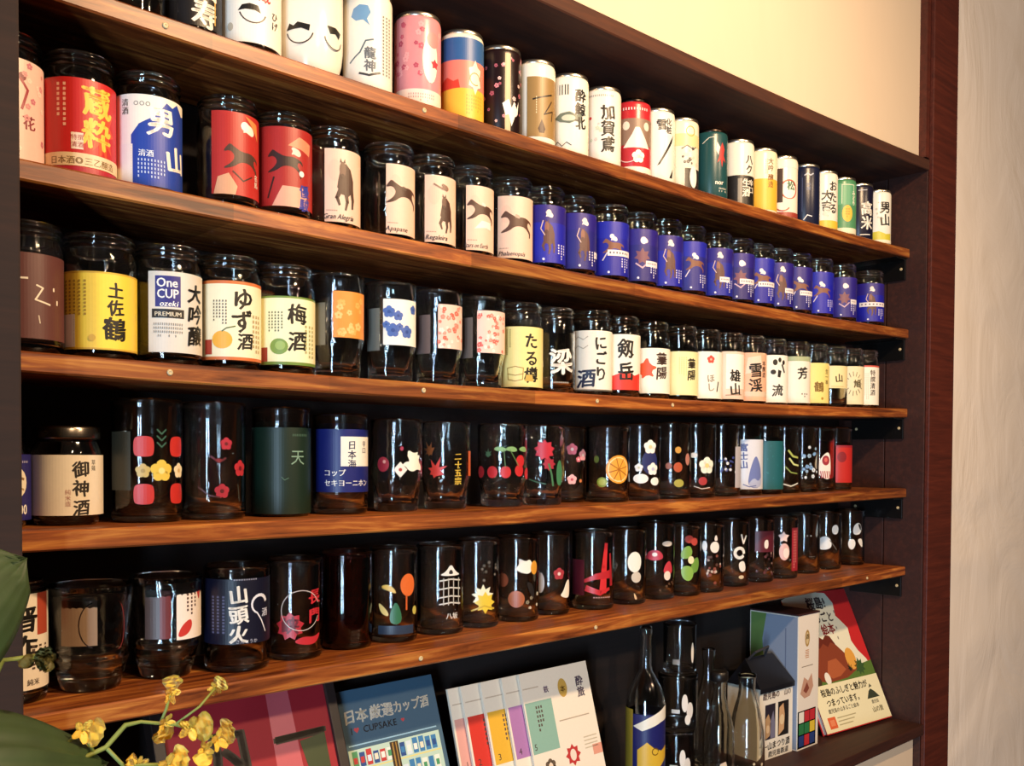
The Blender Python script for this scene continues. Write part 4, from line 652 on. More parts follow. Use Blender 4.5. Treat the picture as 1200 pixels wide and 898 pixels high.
def structure(name, boxes, mat):
    bm = bmesh.new()
    for lo, hi in boxes: box(bm, lo, hi)
    o = bm_obj(name, bm, mat); o['kind'] = 'structure'; return o
structure('wall_back', [((XL - .1, -.020, 0), (XR - .001, .16, .9183)), ((XL - .1, .163, .9), (XR + .1, .2, 2.04))], PLASTER)
bm = bmesh.new(); n_ = 20; lo_, hi_ = [], []
for i in range(n_ + 1):
    x = XL - .1 + (XR - .012 - XL + .1) * i / n_; lo_.append((x, zc(x) + .0212)); hi_.append((x, 2.75))
rows_ = [[bm.verts.new((x, y, z)) for x, z in side] for y in (-.020, .16) for side in (lo_, hi_)]
for a, b2 in ((0, 1), (2, 3), (0, 2), (1, 3)):
    for i in range(n_): bm.faces.new((rows_[a][i], rows_[a][i + 1], rows_[b2][i + 1], rows_[b2][i]))
for i in (0, n_): bm.faces.new((rows_[0][i], rows_[1][i], rows_[3][i], rows_[2][i]))
bmesh.ops.recalc_face_normals(bm, faces=bm.faces)
wu = bm_obj('wall_upper', bm, PLASTER); wu['kind'] = 'structure'
structure('wall_right', [((XR + .1125, -.034, 0), (3.4, .16, 2.75))], PLASTER_R)
structure('wall_left', [((-3.2, -.034, 0), (-.162, .16, 2.75))], PLASTER_R)
fl_m, fnt, fb = bsdf('floor_boards'); fb.inputs['Base Color'].default_value = hexc('5A3C28'); fb.inputs['Roughness'].default_value = .5
structure('floor', [((-3.2, -3.2, -.05), (3.4, .16, 0))], fl_m)

# ------------------------------------------------------------------ vessels
GL = {}
def vessel_mesh(t, D, H, base=None, tint=None):
    key = (t, D, H, tint)
    if key in GL: return GL[key]
    R = D / 2000.0; h = H / 1000.0; w = .0021
    if t == 'onecup':
        outer = [(.90 * R, 0), (.965 * R, .0012), (R, .006), (R, .74 * h), (.997 * R, .765 * h), (.988 * R, .79 * h), (.972 * R, .815 * h), (.948 * R, .84 * h), (.92 * R, .862 * h), (.896 * R, .877 * h), (.893 * R, .888 * h)]
        for zc_ in (.908, .955):       # two glass beads of the screw thread
            outer += [(.90 * R + .0022 * cos(radians(a)), zc_ * h + .0026 * sin(radians(a))) for a in (-80, -50, -20, 10, 40, 80)]
        outer += [(.905 * R, .978 * h), (.915 * R, .986 * h), (.91 * R, .996 * h)]
        inner = [(.905 * R - .6 * w, h), (.90 * R - w, .985 * h), (.885 * R - w, .90 * h), (.90 * R - w, .86 * h), (.96 * R - w, .81 * h), (R - w, .74 * h), (R - w, .010), (.8 * R, .0065), (0, .006)]
    elif t == 'squat':
        outer = [(.80 * R, 0), (.88 * R, .002), (.92 * R, .008), (R, .011), (R, .70 * h), (.97 * R, .77 * h), (.88 * R, .85 * h), (.86 * R, .87 * h), (.90 * R, .885 * h), (.90 * R, .90 * h), (.86 * R, .91 * h), (.87 * R, .985 * h)]
        inner = [(.86 * R - .6 * w, h), (.85 * R - w, .98 * h), (.86 * R - w, .86 * h), (R - w, .69 * h), (R - w, .014), (.8 * R, .009), (0, .008)]
    elif t == 'tumbler':
        outer = [(.88 * R, 0), (.96 * R, .0012), (R, .005), (R, .93 * h), (1.0 * R, .945 * h), (1.015 * R, .955 * h), (1.015 * R, .975 * h), (1.0 * R, .99 * h)]
        inner = [(R - .55 * w, h), (R - w, .985 * h), (R - w, .009), (.85 * R, .0062), (0, .0058)]
    elif t == 'stem':
        outer = [(.74 * R, 0), (.80 * R, .0015), (.83 * R, .006), (.84 * R, .14 * h), (.87 * R, .24 * h), (.94 * R, .32 * h), (R, .37 * h), (R, .93 * h), (1.015 * R, .95 * h), (1.015 * R, .975 * h), (R, .99 * h)]
        inner = [(R - .55 * w, h), (R - w, .985 * h), (R - w, .37 * h), (.90 * R - w, .27 * h), (.80 * R - w, .16 * h), (.75 * R - w, .10 * h), (.4 * R, .085 * h), (0, .08 * h)]
    else:  # bowl footed cup
        outer = [(.64 * R, 0), (.69 * R, .002), (.75 * R, .10 * h), (.83 * R, .22 * h), (.90 * R, .30 * h), (.90 * R, .315 * h), (.86 * R, .33 * h), (.87 * R, .40 * h), (.92 * R, .62 * h), (.97 * R, .85 * h), (R, .975 * h), (R, .99 * h)]
        inner = [(R - .6 * w, h), (.97 * R - w, .9 * h), (.91 * R - w, .62 * h), (.86 * R - w, .38 * h), (.82 * R - w, .26 * h), (.66 * R, .13 * h), (.3 * R, .10 * h), (0, .098 * h)]
    bm = bmesh.new(); lathe(bm, [(0, 0.0006)] + outer + inner, 40)
    if t == 'stem':       # shallow vertical facets pressed in the foot
        for v in bm.verts:
            if v.co.z < .30 * h and v.co.xy.length > .7 * R:
                a = math.atan2(v.co.y, v.co.x); q = 1 + .03 * cos(10 * a)
                v.co.x *= q; v.co.y *= q
    me = bpy.data.meshes.new('glass_body'); bm.to_mesh(me); bm.free()
    me.materials.append(glass_mat(tint, 'tinted') if tint else (glass_mat() if t == 'tumbler' else glass_mat('F6F8F5', 'pressed', .22 if t in ('stem', 'bowl') else .12)))
    me.polygons.foreach_set('use_smooth', [True] * len(me.polygons))
    GL[key] = me
    return me
CAN = {}
def can_meshes(D, H, base, lidc):
    R = D / 2000.0; h = H / 1000.0
    if ('b', D, H, base) not in CAN:
        bm = bmesh.new(); lathe(bm, [(0, .002), (.80 * R, .002), (.86 * R, 0), (.93 * R, .002), (R, .007), (R, h - .009), (.985 * R, h - .0065), (.95 * R, h - .0045), (0, h - .0045)], 40)
        me = bpy.data.meshes.new('can_body'); bm.to_mesh(me); bm.free(); me.materials.append(ink(base, .30))
        me.polygons.foreach_set('use_smooth', [True] * len(me.polygons)); CAN[('b', D, H, base)] = me
    if ('l', D, H, lidc) not in CAN:
        bm = bmesh.new(); lathe(bm, [(.945 * R, h - .0052), (.965 * R, h - .004), (.965 * R, h - .0012), (.94 * R, h), (.90 * R, h - .0004), (.88 * R, h - .004), (0, h - .004)], 40)
        me = bpy.data.meshes.new('lid'); bm.to_mesh(me); bm.free(); me.materials.append(metal_mat(lidc))
        me.polygons.foreach_set('use_smooth', [True] * len(me.polygons)); CAN[('l', D, H, lidc)] = me
    return CAN[('b', D, H, base)], CAN[('l', D, H, lidc)]
def flat_shade_caps(me): pass
for row in range(1, 6):
    for (x, y, D, H, az), (kind, label, ops, opt) in zip(POS[row], W[row]):
        R = D / 2.0
        nm = {'can': 'drink_can', 'cup': 'ceramic_cup'}.get(kind, {'onecup': 'glass_jar', 'squat': 'glass_jar', 'bowl': 'footed_cup'}.get(opt.get('t'), 'glass_tumbler'))
        cat = {'drink_can': 'can', 'ceramic_cup': 'cup', 'glass_jar': 'jar', 'footed_cup': 'cup', 'glass_tumbler': 'glass'}[nm]
        r = thing(nm, label, cat, (x, y, shelf_z(row, x) + .0003), -radians(az), GROUPS[row])
        if kind == 'can':
            b, l = can_meshes(D, H, opt['base'], opt.get('lid', 'D8CFC0'))
            link(bpy.data.objects.new('can_body', b), r); link(bpy.data.objects.new('lid', l), r)
            pr = Print(R, .04, .12); draw(pr, [o for o in ops])
            pr.obj('printed_design', r)
        elif kind == 'cup':
            bm = bmesh.new(); R_ = R / 1000; h = H / 1000
            lathe(bm, [(0, .001), (.70 * R_, .001), (.72 * R_, 0), (.78 * R_, .002), (.86 * R_, .010), (.95 * R_, .022), (.99 * R_, .034), (R_, .05), (R_, h - .002), (R_ - .0015, h), (R_ - .003, h - .002), (R_ - .004, .05), (.9 * R_, .02), (0, .012)], 40)
            bm_obj('cup_body', bm, ink('F2EADA', .22), r, True)
            pr = Print(R, .05, .2); draw(pr, ops); pr.obj('painted_design', r)
        else:
            link(bpy.data.objects.new('glass_body', vessel_mesh(opt['t'], D, H, None, opt.get('tint'))), r)
            if ops:
                pr = Print(R * (1.0 if opt['t'] != 'bowl' else .955), .05, .2); draw(pr, ops)
                paper = any(o[0] == 'B' for o in ops)
                o = pr.obj('paper_label' if paper and row in (2, 3) else 'printed_design', r)
            if opt.get('lid'):
                R_ = R / 1000; h = H / 1000
                bm = bmesh.new(); lathe(bm, [(.90 * R_, h - .010), (.935 * R_, h - .0105), (.945 * R_, h - .008), (.935 * R_, h - .001), (.91 * R_, h + .0012), (.55 * R_, h + .0018), (.5 * R_, h + .001), (0, h + .001)], 40)
                bm_obj('screw_lid', bm, metal_mat('8E8478', .25), r, True)
# a taller can half hidden behind the navy one
r = thing('drink_can', 'grey lidded taller can standing behind the navy can on the top shelf', 'can', (1.334, .108, shelf_z(1, 1.334) + .0003), -radians(59), GROUPS[1])
b, l = can_meshes(53, 126, '2A2A30', '8A8478'); link(bpy.data.objects.new('can_body', b), r); link(bpy.data.objects.new('lid', l), r)

# ------------------------------------------------------------------ the open compartment under the shelves
ZB = .9386
def flat_book(name, label, cat, x0, w, h, t, yb, tilt, ops, cover, yaw=0.0, group=None, pages=True, x_is_right=False, parts=True):
    """upright booklet leaning back against the unit: local x right, z up, front at y=0 facing -Y"""
    r = thing(name, label, cat, (x0, yb, ZB + .0003 + t * sin(radians(tilt)) + (.0155 if name == 'framed_poster' else 0)), 0, group, (-radians(tilt), 0, yaw))
    bm = bmesh.new(); box(bm, (0, 0, 0), (w, .0012, h), .0003); bm_obj('front_cover', bm, ink(cover, .6), r)
    bm = bmesh.new(); box(bm, (.001, .0013, .002), (w - .0015, t - .0013, h - .002)); bm_obj('page_block', bm, ink('EFE6D4', .8), r)
    bm = bmesh.new(); box(bm, (0, t - .0012, 0), (w, t, h), .0003); bm_obj('back_cover', bm, ink(cover, .38), r)
    pr = Print(None, .04, .05); ops(pr, w * 1000, h * 1000); pr.obj('cover_print', r)
    return r
def art_blue(p, w, h):
    p.htext('日本', 24, h - 37, 17, 'E9E2D0'); p.htext('厳選', 60, h - 37, 17, 'F2EBDA'); p.htext('カップ酒', 104, h - 36, 15, 'EFE6D2', True, 0, .9)
    p.htext('I', 15, h - 51, 11, '15202E'); p.poly(heart(22, h - 46.5, 3.6), 'C8404A'); p.htext('CUPSAKE', 55, h - 51, 11, '15202E'); p.poly(heart(88, h - 46.5, 2.6), 'C8404A')
    p.rect(8, w - 8, h - 64, h - 62.5, '9CC6DC')
    p.rect(6, w - 6, 4, h - 68, 'BFD9C8'); p.up()
    for c in (3, 1):
        pass
    rnd = random.Random(5); cols = ['F4F1E6', '3E7FB4', '4F9A6A', 'E8E2C8', 'D8E6EE', 'C23A3A', '2B4E8C']
    for row in range(5):
        for q in range(13):
            u = 10 + q * (w - 20) / 13; v = h - 88 - row * 24
            if 62 < u < 76 or v < 6: continue
            hh = rnd.choice((14, 16, 18))
            p.rect(u, u + 7.5, v, v + hh, rnd.choice(cols)); p.up(); p.rect(u + 1.2, u + 6.3, v + 4, v + 11, rnd.choice(cols)); p.layer -= 1
        p.rect(8, w - 8, h - 91 - row * 24, h - 89.6 - row * 24, 'E6D680')
    p.up(); p.rect(63, 75, 4, h - 69, '3A2A1C'); p.up(); p.rect(66, 68, 4, h - 70, 'A8823E'); p.rect(71, 72.5, 4, h - 70, 'A8823E')
def heart(u, v, r):
    return [(u + r * .062 * 16 * sin(t) ** 3, v + r * .062 * (13 * cos(t) - 5 * cos(2 * t) - 2 * cos(3 * t) - cos(4 * t))) for t in [2 * pi * i / 20 for i in range(20)]]
def art_red(p, w, h):
    p.poly([(w * .62, h - 2), (w * .76, h - 2), (w * .80, 2), (w * .60, 2)], 'C65A62'); p.up()
    p.htext('凡', w * .36, h - 100, 74, '1A0E0E'); p.up(); p.htext('一', w * .80, h - 84, 66, '221408'); p.up()
    p.poly([(w * .78, h - 66), (w * .95, h - 62), (w * .95, h - 110), (w * .82, h - 110)], '33401E')
def booklet_art(n, col, seed):
    def f(p, w, h):
        p.rect(0, w, 0, h, 'F3E8D6'); p.up()
        full = n == '5'
        ww = w * (.40 if full else .98)
        p.rect(ww * .04, ww * .98, h - 108, h - 40, col); p.up()
        p.htext(n, ww * .16, h - 103, 12, '4A3A34', False)
        mi = p.mat('5A4A44'); rnd = random.Random(seed)
        for c in range(3):
            for q in range(6 - c):
                u = ww * .38 + c * 4.6; v = h - 50 - q * 6
                p.put([(u, v), (u + 2.6, v), (u + 2.6, v + 3.6), (u, v + 3.6)], mi)
        p.rect(ww * .05, ww * .6, h - 22, h - 20.5, 'C9B8A4')
        # small picture under the block
        cc = {'1': 'C8584A', '2': 'B8382E', '3': '7A1E2A', '4': '6A5AA0', '5': '6A5A4A'}[n]
        for q in petals(ww * .55, h - 128, 11, 6, .4): p.poly(q, cc)
        p.up(); p.poly(ell(ww * .55, h - 128, 4, 5), 'F0D9C0')
        if full:
            p.poly(star(w * .56, h - 122, 15, 8, .7), 'C23A3A'); p.up(); p.poly(ell(w * .56, h - 122, 6, 8), 'F0E0D0')
            p.poly(ell(w * .58, h - 30, 9, 13), 'C9A24C'); p.up(); p.htext('本', w * .58, h - 35, 10, '7A5A1E')
            p.vtext('酔旅', w * .84, h - 18, 15, '6A5A6A'); p.vtext('鉄', w * .34, h - 22, 10, '7A5A7A')
            p.rect(w * .45, w * .9, h - 74, h - 72.5, 'B8A894'); p.rect(w * .86, w, h - 130, h - 116, 'E4A08A')
            for i in range(4): p.rect(w * .75, w * .95, h - 104 - i * 5, h - 102.5 - i * 5, 'C8BCA4')
    return f
flat_book('framed_poster', 'red poster with black brush lettering in a dark frame under the shelves', 'poster', .165, .188, .262, .010, .012, 21.5, art_red, 'A01C28')
fr = bpy.data.objects['framed_poster']
bm = bmesh.new()
for lo, hi in (((-.012, -.004, -.004), (0, .014, .274)), ((.188, -.004, -.004), (.200, .014, .274)), ((-.012, -.004, .262), (.2, .014, .274)), ((-.012, -.004, -.012), (.2, .014, 0))): box(bm, lo, hi, .001)
bm_obj('frame', bm, ink('2E2422', .4), fr)
flat_book('magazine', 'blue magazine about cup sake with pictures of cups in rows', 'magazine', .370, .143, .252, .006, .026, 19.4, art_blue, '42637A')
for i, (n, col, x0, w) in enumerate((('1', 'E2A59A', .548, .075), ('2', 'D8392E', .566, .075), ('3', 'E9B53A', .596, .075), ('4', 'B07CB4', .629, .075), ('5', '8FB8A8', .656, .134))):
    flat_book('booklet', {'1': 'pale pink booklet, leftmost of the five numbered booklets', '2': 'red booklet numbered two in the fan of booklets', '3': 'yellow booklet numbered three in the fan of booklets', '4': 'purple booklet numbered four in the fan of booklets', '5': 'foremost of the five numbered booklets, with a teal block and red motif'}[n],
              'booklet', x0, w, .226 - .0015 * (4 - i), .0035, .061 - .0052 * i, 15.7, booklet_art(n, col, i), 'F0E4D2', 0.0, 'numbered booklets in the compartment')

# bottles and stacked glasses
def bottle(name, label, cat, x, y, D, H, prof, ops=None, rz=0.0, tint=None, cap=None, group=None):
    R = D / 2; r = thing(name, label, cat, (x, y, ZB + .0002), rz, group)
    w = .0024
    outer = [(a * R, b2 * H) for a, b2 in prof]
    inner = [(max(a * R - w, .002), b2 * H + (.0 if b2 > .1 else .006)) for a, b2 in reversed(prof[1:])]
    inner[0] = (inner[0][0], H)
    bm = bmesh.new(); lathe(bm, [(0, .0008)] + outer + inner + [(0, .0075)], 36)
    bm_obj('glass_body', bm, glass_mat(tint, 'tinted_' + tint) if tint else glass_mat(), r, True)
    if ops:
        pr = Print(R * 1000, .05, .2); draw(pr, ops); pr.obj('printed_label', r)
    if cap:
        bm = bmesh.new(); a = prof[-1][0] * R
        lathe(bm, [(a + .0016, H - .013), (a + .0026, H - .012), (a + .0026, H + .001), (a + .001, H + .0024), (0, H + .0026)], 24); bm_obj('cap', bm, ink(cap, .35), r, True)
    return r
TALL = [(.90, 0), (.97, .005), (1, .018), (1, .56), (.97, .60), (.82, .66), (.55, .715), (.36, .75), (.30, .78), (.285, .95), (.33, .955), (.33, .985), (.30, 1.0)]
bottle('sake_bottle', 'tall clear bottle with a navy, white and yellow label in the compartment', 'bottle', .875, .058, .058, .264, TALL,
       [('B', None, 0, 20, 140, '1C1E5E'), ('P', .5, 134, [(-34, -12), (-10, 2), (20, 16), (44, 16), (44, 0), (10, -6), (-20, -18)], 'EDE6D4'), ('B', -1, -.62, 20, 146, 'A88A2E'), ('P', .35, 84, [(-22, -30), (-22, 4), (-8, 16), (4, 6), (16, 2), (30, 8), (30, -10), (6, -26)], 'D9AE34'), ('L', .5, 86, arc(5, 0, 330, 12), 1.4, '6A4A14')], -radians(51))
MILK = [(.86, 0), (.97, .006), (1, .03), (1, .42), (.95, .50), (.78, .60), (.56, .70), (.44, .78), (.42, .90), (.50, .915), (.50, .985), (.46, 1.0)]
bottle('small_bottle', 'small clear bottle with a dark cap behind the carafe', 'bottle', 1.030, .036, .050, .176, MILK, [('P', .3, 26, [(-9, -10), (-5, 12), (4, 16), (10, -2), (4, -12)], 'D9BFA4'), ('E', .6, 14, 9, 7, 'E6DDD0')], -radians(55), None, '1A1512')
CAR = [(.80, 0), (.93, .006), (1, .05), (1, .30), (.94, .46), (.76, .62), (.54, .76), (.46, .84), (.46, .93), (.50, .97), (.49, 1.0)]
bottle('glass_carafe', 'small clear carafe with an open mouth beside the house shaped carton', 'carafe', 1.100, .030, .058, .164, CAR, [('S', 3, 5, .2, .9, 8, 40, 3, ['D8C4A0'])], -radians(57))
bottle('small_bottle', 'slender clear bottle standing behind the capped one', 'bottle', 1.092, .100, .046, .196, MILK, None, -radians(55))
z = ZB + .0002
for i, (D, H, lab) in enumerate(((60, 86, 'bottom glass of the stack of three'), (62, 88, 'middle glass of the stack of three, with a white petal print'), (52, 78, 'top glass of the stack of three'))):
    r = thing('stacked_glass', 'clear tumbler, ' + lab, 'glass', (.985 + .004 * i, .085, z), -radians(53), 'stacked glasses in the compartment')
    link(bpy.data.objects.new('glass_body', vessel_mesh('tumbler', D, H)), r)
    pr = Print(D / 2, .05, .2)
    if i < 2: draw(pr, [('E', .35, 46, 5, 14, 'E9E2D8'), ('E', .6, 34, 6, 13, 'DED6CC'), ('E', .5, 20, 5, 8, 'E9E2D8'), ('B', -.3, .1, 30, 36, 'C9C4BC')])
    else: draw(pr, [('E', .75, 34, 3, 16, 'E4DACA'), ('B', -.4, .0, 16, 24, '8A8278')])
    pr.obj('printed_design', r)
    z += H / 1000 + .0004

# cartons and the picture book at the right end
r = thing('tall_carton', 'tall white and blue grey carton with coloured tiles at the foot, beside the picture book', 'carton', (1.268, .036, ZB + .0002), 0)
bw, bd, bh = .070, .098, .238
bm = bmesh.new(); box(bm, (0, 0, 0), (bw, bd, bh), .0008); bm_obj('carton_body', bm, ink('EDE3D4', .5), r)
pr = Print(None, .04, .05)
pr.rect(2, 60, 2, 236, 'F1E6D8'); pr.up()
pr.poly(ell(30, 196, 8, 15), 'B08A4A'); pr.up(); pr.poly(ell(30, 196, 5, 11), 'DCC494'); pr.up(); pr.vtext('酒', 30, 204, 10, '6A4A24')
for i in range(5): pr.rect(24 - i % 2, 36, 174 - i * 3.2, 175.6 - i * 3.2, 'C8906A')
pr.rect(12, 50, 146, 147.4, '8A7A6A'); pr.poly([(8, 100), (20, 128), (34, 120), (46, 132), (52, 108), (40, 92), (22, 90)], 'C99A82'); pr.up(); pr.poly([(18, 104), (30, 118), (38, 106), (28, 98)], '8A4A3A')
for (cx, cy, cc) in ((0, 2, 'F2EBDD'), (1, 2, 'C8323A'), (2, 2, 'C8323A'), (0, 1, '2F7A48'), (1, 1, '2F7A48'), (2, 1, 'E6C440'), (0, 0, '28407C'), (1, 0, 'C8323A'), (2, 0, '28407C')):
    pr.rect(4 + cx * 18.6, 21 + cx * 18.6, 6 + cy * 21, 25 + cy * 21, cc)
pr.layer = 0; pr.rect(0, 61.5, 3, 69, '1A1614'); pr.obj('front_print', r)
side = Print(None, .04, .05)
side.rect(2, 96, 2, 236, '8E9AB0'); side.up(); side.poly([(2, 2), (2, 236), (34, 236), (26, 190), (30, 140), (40, 96), (40, 2)], '6C8A4C'); side.up()
side.rect(72, 74, 130, 214, '6A7690')
so = side.obj('side_print', r); so.rotation_euler = (0, 0, -pi / 2); so.location = (0, bd, 0)
bm = bmesh.new(); box(bm, (-.0012, -.0012, bh), (bw + .0012, bd, bh + .003), .0006); bm_obj('top_flap', bm, ink('3A1E20', .5), r)

r = thing('house_carton', 'white house shaped carton with a black roof, a handle and two windows', 'carton', (1.166, .048, ZB + .0002), radians(-2.5))
W_, D_, H_ = .098, .066, .124
bm = bmesh.new(); box(bm, (0, 0, 0), (W_, .0015, H_)); box(bm, (0, D_ - .0015, 0), (W_, D_, H_)); box(bm, (0, .0015, 0), (.0015, D_ - .0015, H_)); box(bm, (W_ - .0015, .0015, 0), (W_, D_ - .0015, H_)); box(bm, (.0015, .0015, 0), (W_ - .0015, D_ - .0015, .0015))
bm_obj('carton_body', bm, ink('EDE4D4', .5), r)
bm = bmesh.new()
v = [bm.verts.new(c) for c in ((-.002, -.003, H_), (W_ + .002, -.003, H_), (W_ + .002, D_ + .002, H_), (-.002, D_ + .002, H_), (.006, D_ * .52, H_ + .046), (W_ - .012, D_ * .52, H_ + .046), (-.002, -.003, H_ - .008), (W_ + .002, -.003, H_ - .008))]
for f in ((0, 1, 5, 4), (1, 2, 5), (2, 3, 4, 5), (3, 0, 4), (6, 7, 1, 0), (3, 2, 1, 0)): bm.faces.new([v[i] for i in f])
bmesh.ops.recalc_face_normals(bm, faces=bm.faces); rf = bm_obj('roof', bm, ink('14141A', .35), r)
bm = bmesh.new(); tube(bm, [(.012, D_ * .52, H_ + .042), (.014, D_ * .30, H_ + .058), (.05, D_ * .28, H_ + .064), (.062, D_ * .52, H_ + .042)], .0022, 8); bm_obj('handle', bm, ink('3A3A40', .3), r)
pr = Print(None, .04, .15)
pr.htext('鹿児島の', 34, 104, 13, '4A1E18', True, 0, .95); pr.htext('山の', 82, 104, 12, '4A1E18', True, 0, .9)
pr.rect(16, 46, 34, 94, '2A2430'); pr.rect(54, 86, 34, 94, '1E1814'); pr.up()
pr.poly([(17, 35), (17, 70), (26, 78), (34, 60), (30, 40)], 'B8926A'); pr.poly([(32, 35), (30, 60), (40, 82), (45, 60), (45, 35)], '77748A'); pr.poly([(56, 36), (58, 84), (70, 90), (74, 70), (72, 44)], 'D2A578'); pr.up(); pr.poly(ell(66, 62, 7, 9), 'E8CBA0'); pr.poly(ell(24, 52, 5, 7), 'D8B890')
pr.htext('一山まつり酒', 50, 17, 14, '18120F', True, 0, .95); pr.htext('鹿児島鉄道', 56, 4, 11, '2A201C', True, 0, 1.1)
for i in range(14): pr.rect(6 + i * 6.4, 8.6 + i * 6.4, 118.6, 120.2, 'E8E2D8')
pr.obj('front_print', r)

# picture book with a paper band, leaning in the right corner
P0 = Vector((1.3822, .0403, ZB + .0048)); ux = Vector((.99511, -.0988, 0)); uh = Vector((.0407, .4080, .9121)).normalized()
uh = (uh - ux * uh.dot(ux)).normalized(); un = uh.cross(ux).normalized()      # un points back into the unit? checked below
fn = -un if un.y > 0 else un
Mx = Matrix(((ux.x, -fn.x, uh.x), (ux.y, -fn.y, uh.y), (ux.z, -fn.z, uh.z)))
r = thing('picture_book', 'picture book with a brown mountain on a red cover and a cream paper band', 'book', P0, 0, None, Mx.to_euler())
bwid, bhei = .213, .266
for nm, y0, y1, mt, ins in (('front_cover', 0, .002, ink('CC2B2E', .35), 0), ('page_block', .002, .009, ink('EFE6D4', .8), .002), ('back_cover', .009, .011, ink('CC2B2E', .35), 0)):
    bm = bmesh.new(); box(bm, (ins, y0, ins), (bwid - ins, y1, bhei - ins), .0003); bm_obj(nm, bm, mt, r)
pr = Print(None, .04, .05); w, h = bwid * 1000, bhei * 1000
cloud = [(0, 100), (0, 262), (70, 264), (110, 266), (140, 262), (156, 240), (150, 214), (160, 204), (176, 186), (172, 160), (182, 140), (200, 120), (206, 104), (180, 96), (60, 96)]
pr.poly(cloud, 'F2EFD6'); pr.up()
pr.poly([(0, 96), (0, 110), (30, 118), (70, 112), (120, 122), (170, 112), (w, 116), (w, 86), (0, 86)], '5A7A34'); pr.up()
pr.poly([(14, 100), (34, 132), (52, 156), (62, 176), (74, 178), (84, 172), (96, 180), (108, 176), (118, 158), (140, 136), (160, 104), (120, 92), (60, 90)], '8A4028'); pr.up()
pr.poly([(52, 156), (62, 176), (74, 178), (84, 172), (96, 180), (108, 176), (118, 158), (104, 164), (92, 156), (80, 164), (66, 156)], '6A2A1C'); pr.poly([(60, 104), (76, 130), (104, 132), (124, 108), (100, 98), (74, 96)], 'B4603A'); pr.up()
pr.poly(ell(150, 126, 16, 22), 'E9A94A'); pr.poly(ell(58, 98, 9, 12), 'F3EEE0'); pr.poly(ell(28, 96, 9, 9), '4A3A24'); pr.poly(maple(138, 108, 13), '2A2418'); pr.poly(star(170, 108, 18, 9, .6), '3A5A30'); pr.up()
pr.htext('桜島!', 100, 234, 27, '4A3A3C'); pr.htext('まるごと', 100, 206, 22, '4A3A3C', True, 0, .95); pr.htext('絵本', 112, 182, 22, 'B8322E')
for (a, b2) in ((130, 244), (120, 200), (140, 190), (150, 222), (134, 170)): pr.poly(ell(a, b2, 2, 3.4), '9A948A')
pr.obj('cover_print', r)
bm = bmesh.new(); box(bm, (-.0006, -.0008, .002), (bwid + .0006, -.0004, .088)); bnd = bm_obj('paper_band', bm, ink('F4ECC4', .5), r)
pb = Print(None, .03, .85)
pb.htext('桜島のふしぎと魅力が', 96, 68, 15.5, '4A4234', True, 0, .98); pb.htext('つまっています。', 84, 48, 15.5, '4A4234', True, 0, .92)
pb.htext('鹿児島の山まるごと絵本', 74, 36, 9, '5A5244')
pb.rect(14, 38, 8, 29, 'E2683E'); pb.up(); pb.rect(19, 33, 13, 24, 'EE8E62')
for i in range(3): pb.rect(44, 104 - i * 8, 24 - i * 6.5, 26 - i * 6.5, 'B8AC84')
pb.poly([(156, 44), (168, 58), (176, 62), (186, 56), (198, 44)], '3A4232'); pb.poly([(172, 64), (178, 72), (184, 66)], '6A6A58'); pb.htext('鹿児島', 178, 34, 8, '4A4438'); pb.htext('山の旅', 178, 18, 12, '6A5E34')
pb.obj('band_print', bnd)

# ------------------------------------------------------------------ plants in front of the left post
leaf_m, lnt, lb = bsdf('leaf_green')
def leaf_mat(name, c0, c1, sc):
    m, nt, b = bsdf(name); tc = nt.nodes.new('ShaderNodeTexCoord'); n = nt.nodes.new('ShaderNodeTexNoise'); n.inputs['Scale'].default_value = sc
    nt.links.new(tc.outputs['Object'], n.inputs['Vector'])
    mx = nt.nodes.new('ShaderNodeMix'); mx.data_type = 'RGBA'; mx.inputs[6].default_value = hexc(c0); mx.inputs[7].default_value = hexc(c1)
    nt.links.new(n.outputs['Fac'], mx.inputs[0]); nt.links.new(mx.outputs[2], b.inputs['Base Color']); b.inputs['Roughness'].default_value = .55
    if 'petal' in name: b.inputs['Subsurface Weight'].default_value = .5; b.inputs['Subsurface Radius'].default_value = (.004, .003, .001)
    return m
LEAF = leaf_mat('leaf_blade', '24361A', '38502A', 60); STEM = leaf_mat('green_stem', '6E7A34', '8E9648', 80); PETAL = leaf_mat('yellow_petal', 'F2BE32', 'FFE066', 120); BUDM = leaf_mat('dry_bud', '5A5A30', '7A6E3A', 150)
def leaf(bm, base, tip, width, normal, curve=.02, nU=24, nV=14, ridges=9, pleat=.0022):
    base, tip, normal = Vector(base), Vector(tip), Vector(normal).normalized()
    ax = (tip - base); L = ax.length; ax.normalize(); sd = ax.cross(normal).normalized(); nn = sd.cross(ax)
    g = []
    for i in range(nU + 1):
        t = i / nU; wd = width * (sin(pi * min(1, t * .92 + .04)) ** .6) * (1 - .35 * t) + .0005
        if t > .93: wd *= max(.02, (1 - t) / .07)
        row = []
        for j in range(nV + 1):
            q = j / nV * 2 - 1
            p = base + ax * (L * t) + sd * (q * wd / 2) + nn * (curve * sin(pi * t) - .12 * wd * q * q + pleat * cos(ridges * pi * q) * (1 - abs(q)))
            row.append(bm.verts.new(p))
        g.append(row)
    for i in range(nU):
        for j in range(nV): bm.faces.new((g[i][j], g[i][j + 1], g[i + 1][j + 1], g[i + 1][j]))
def solid_leaf(name, args, mat, parent, th=.0006, **kw):
    bm = bmesh.new(); leaf(bm, *args, **kw); bmesh.ops.recalc_face_normals(bm, faces=bm.faces)
    geo = bmesh.ops.solidify(bm, geom=bm.faces[:], thickness=th)
    return bm_obj(name, bm, mat, parent, True)
pl = thing('broad_leaf_plant', 'broad ribbed green leaves at the lower left corner in front of the post', 'plant', (-.09, -.25, 1.12))
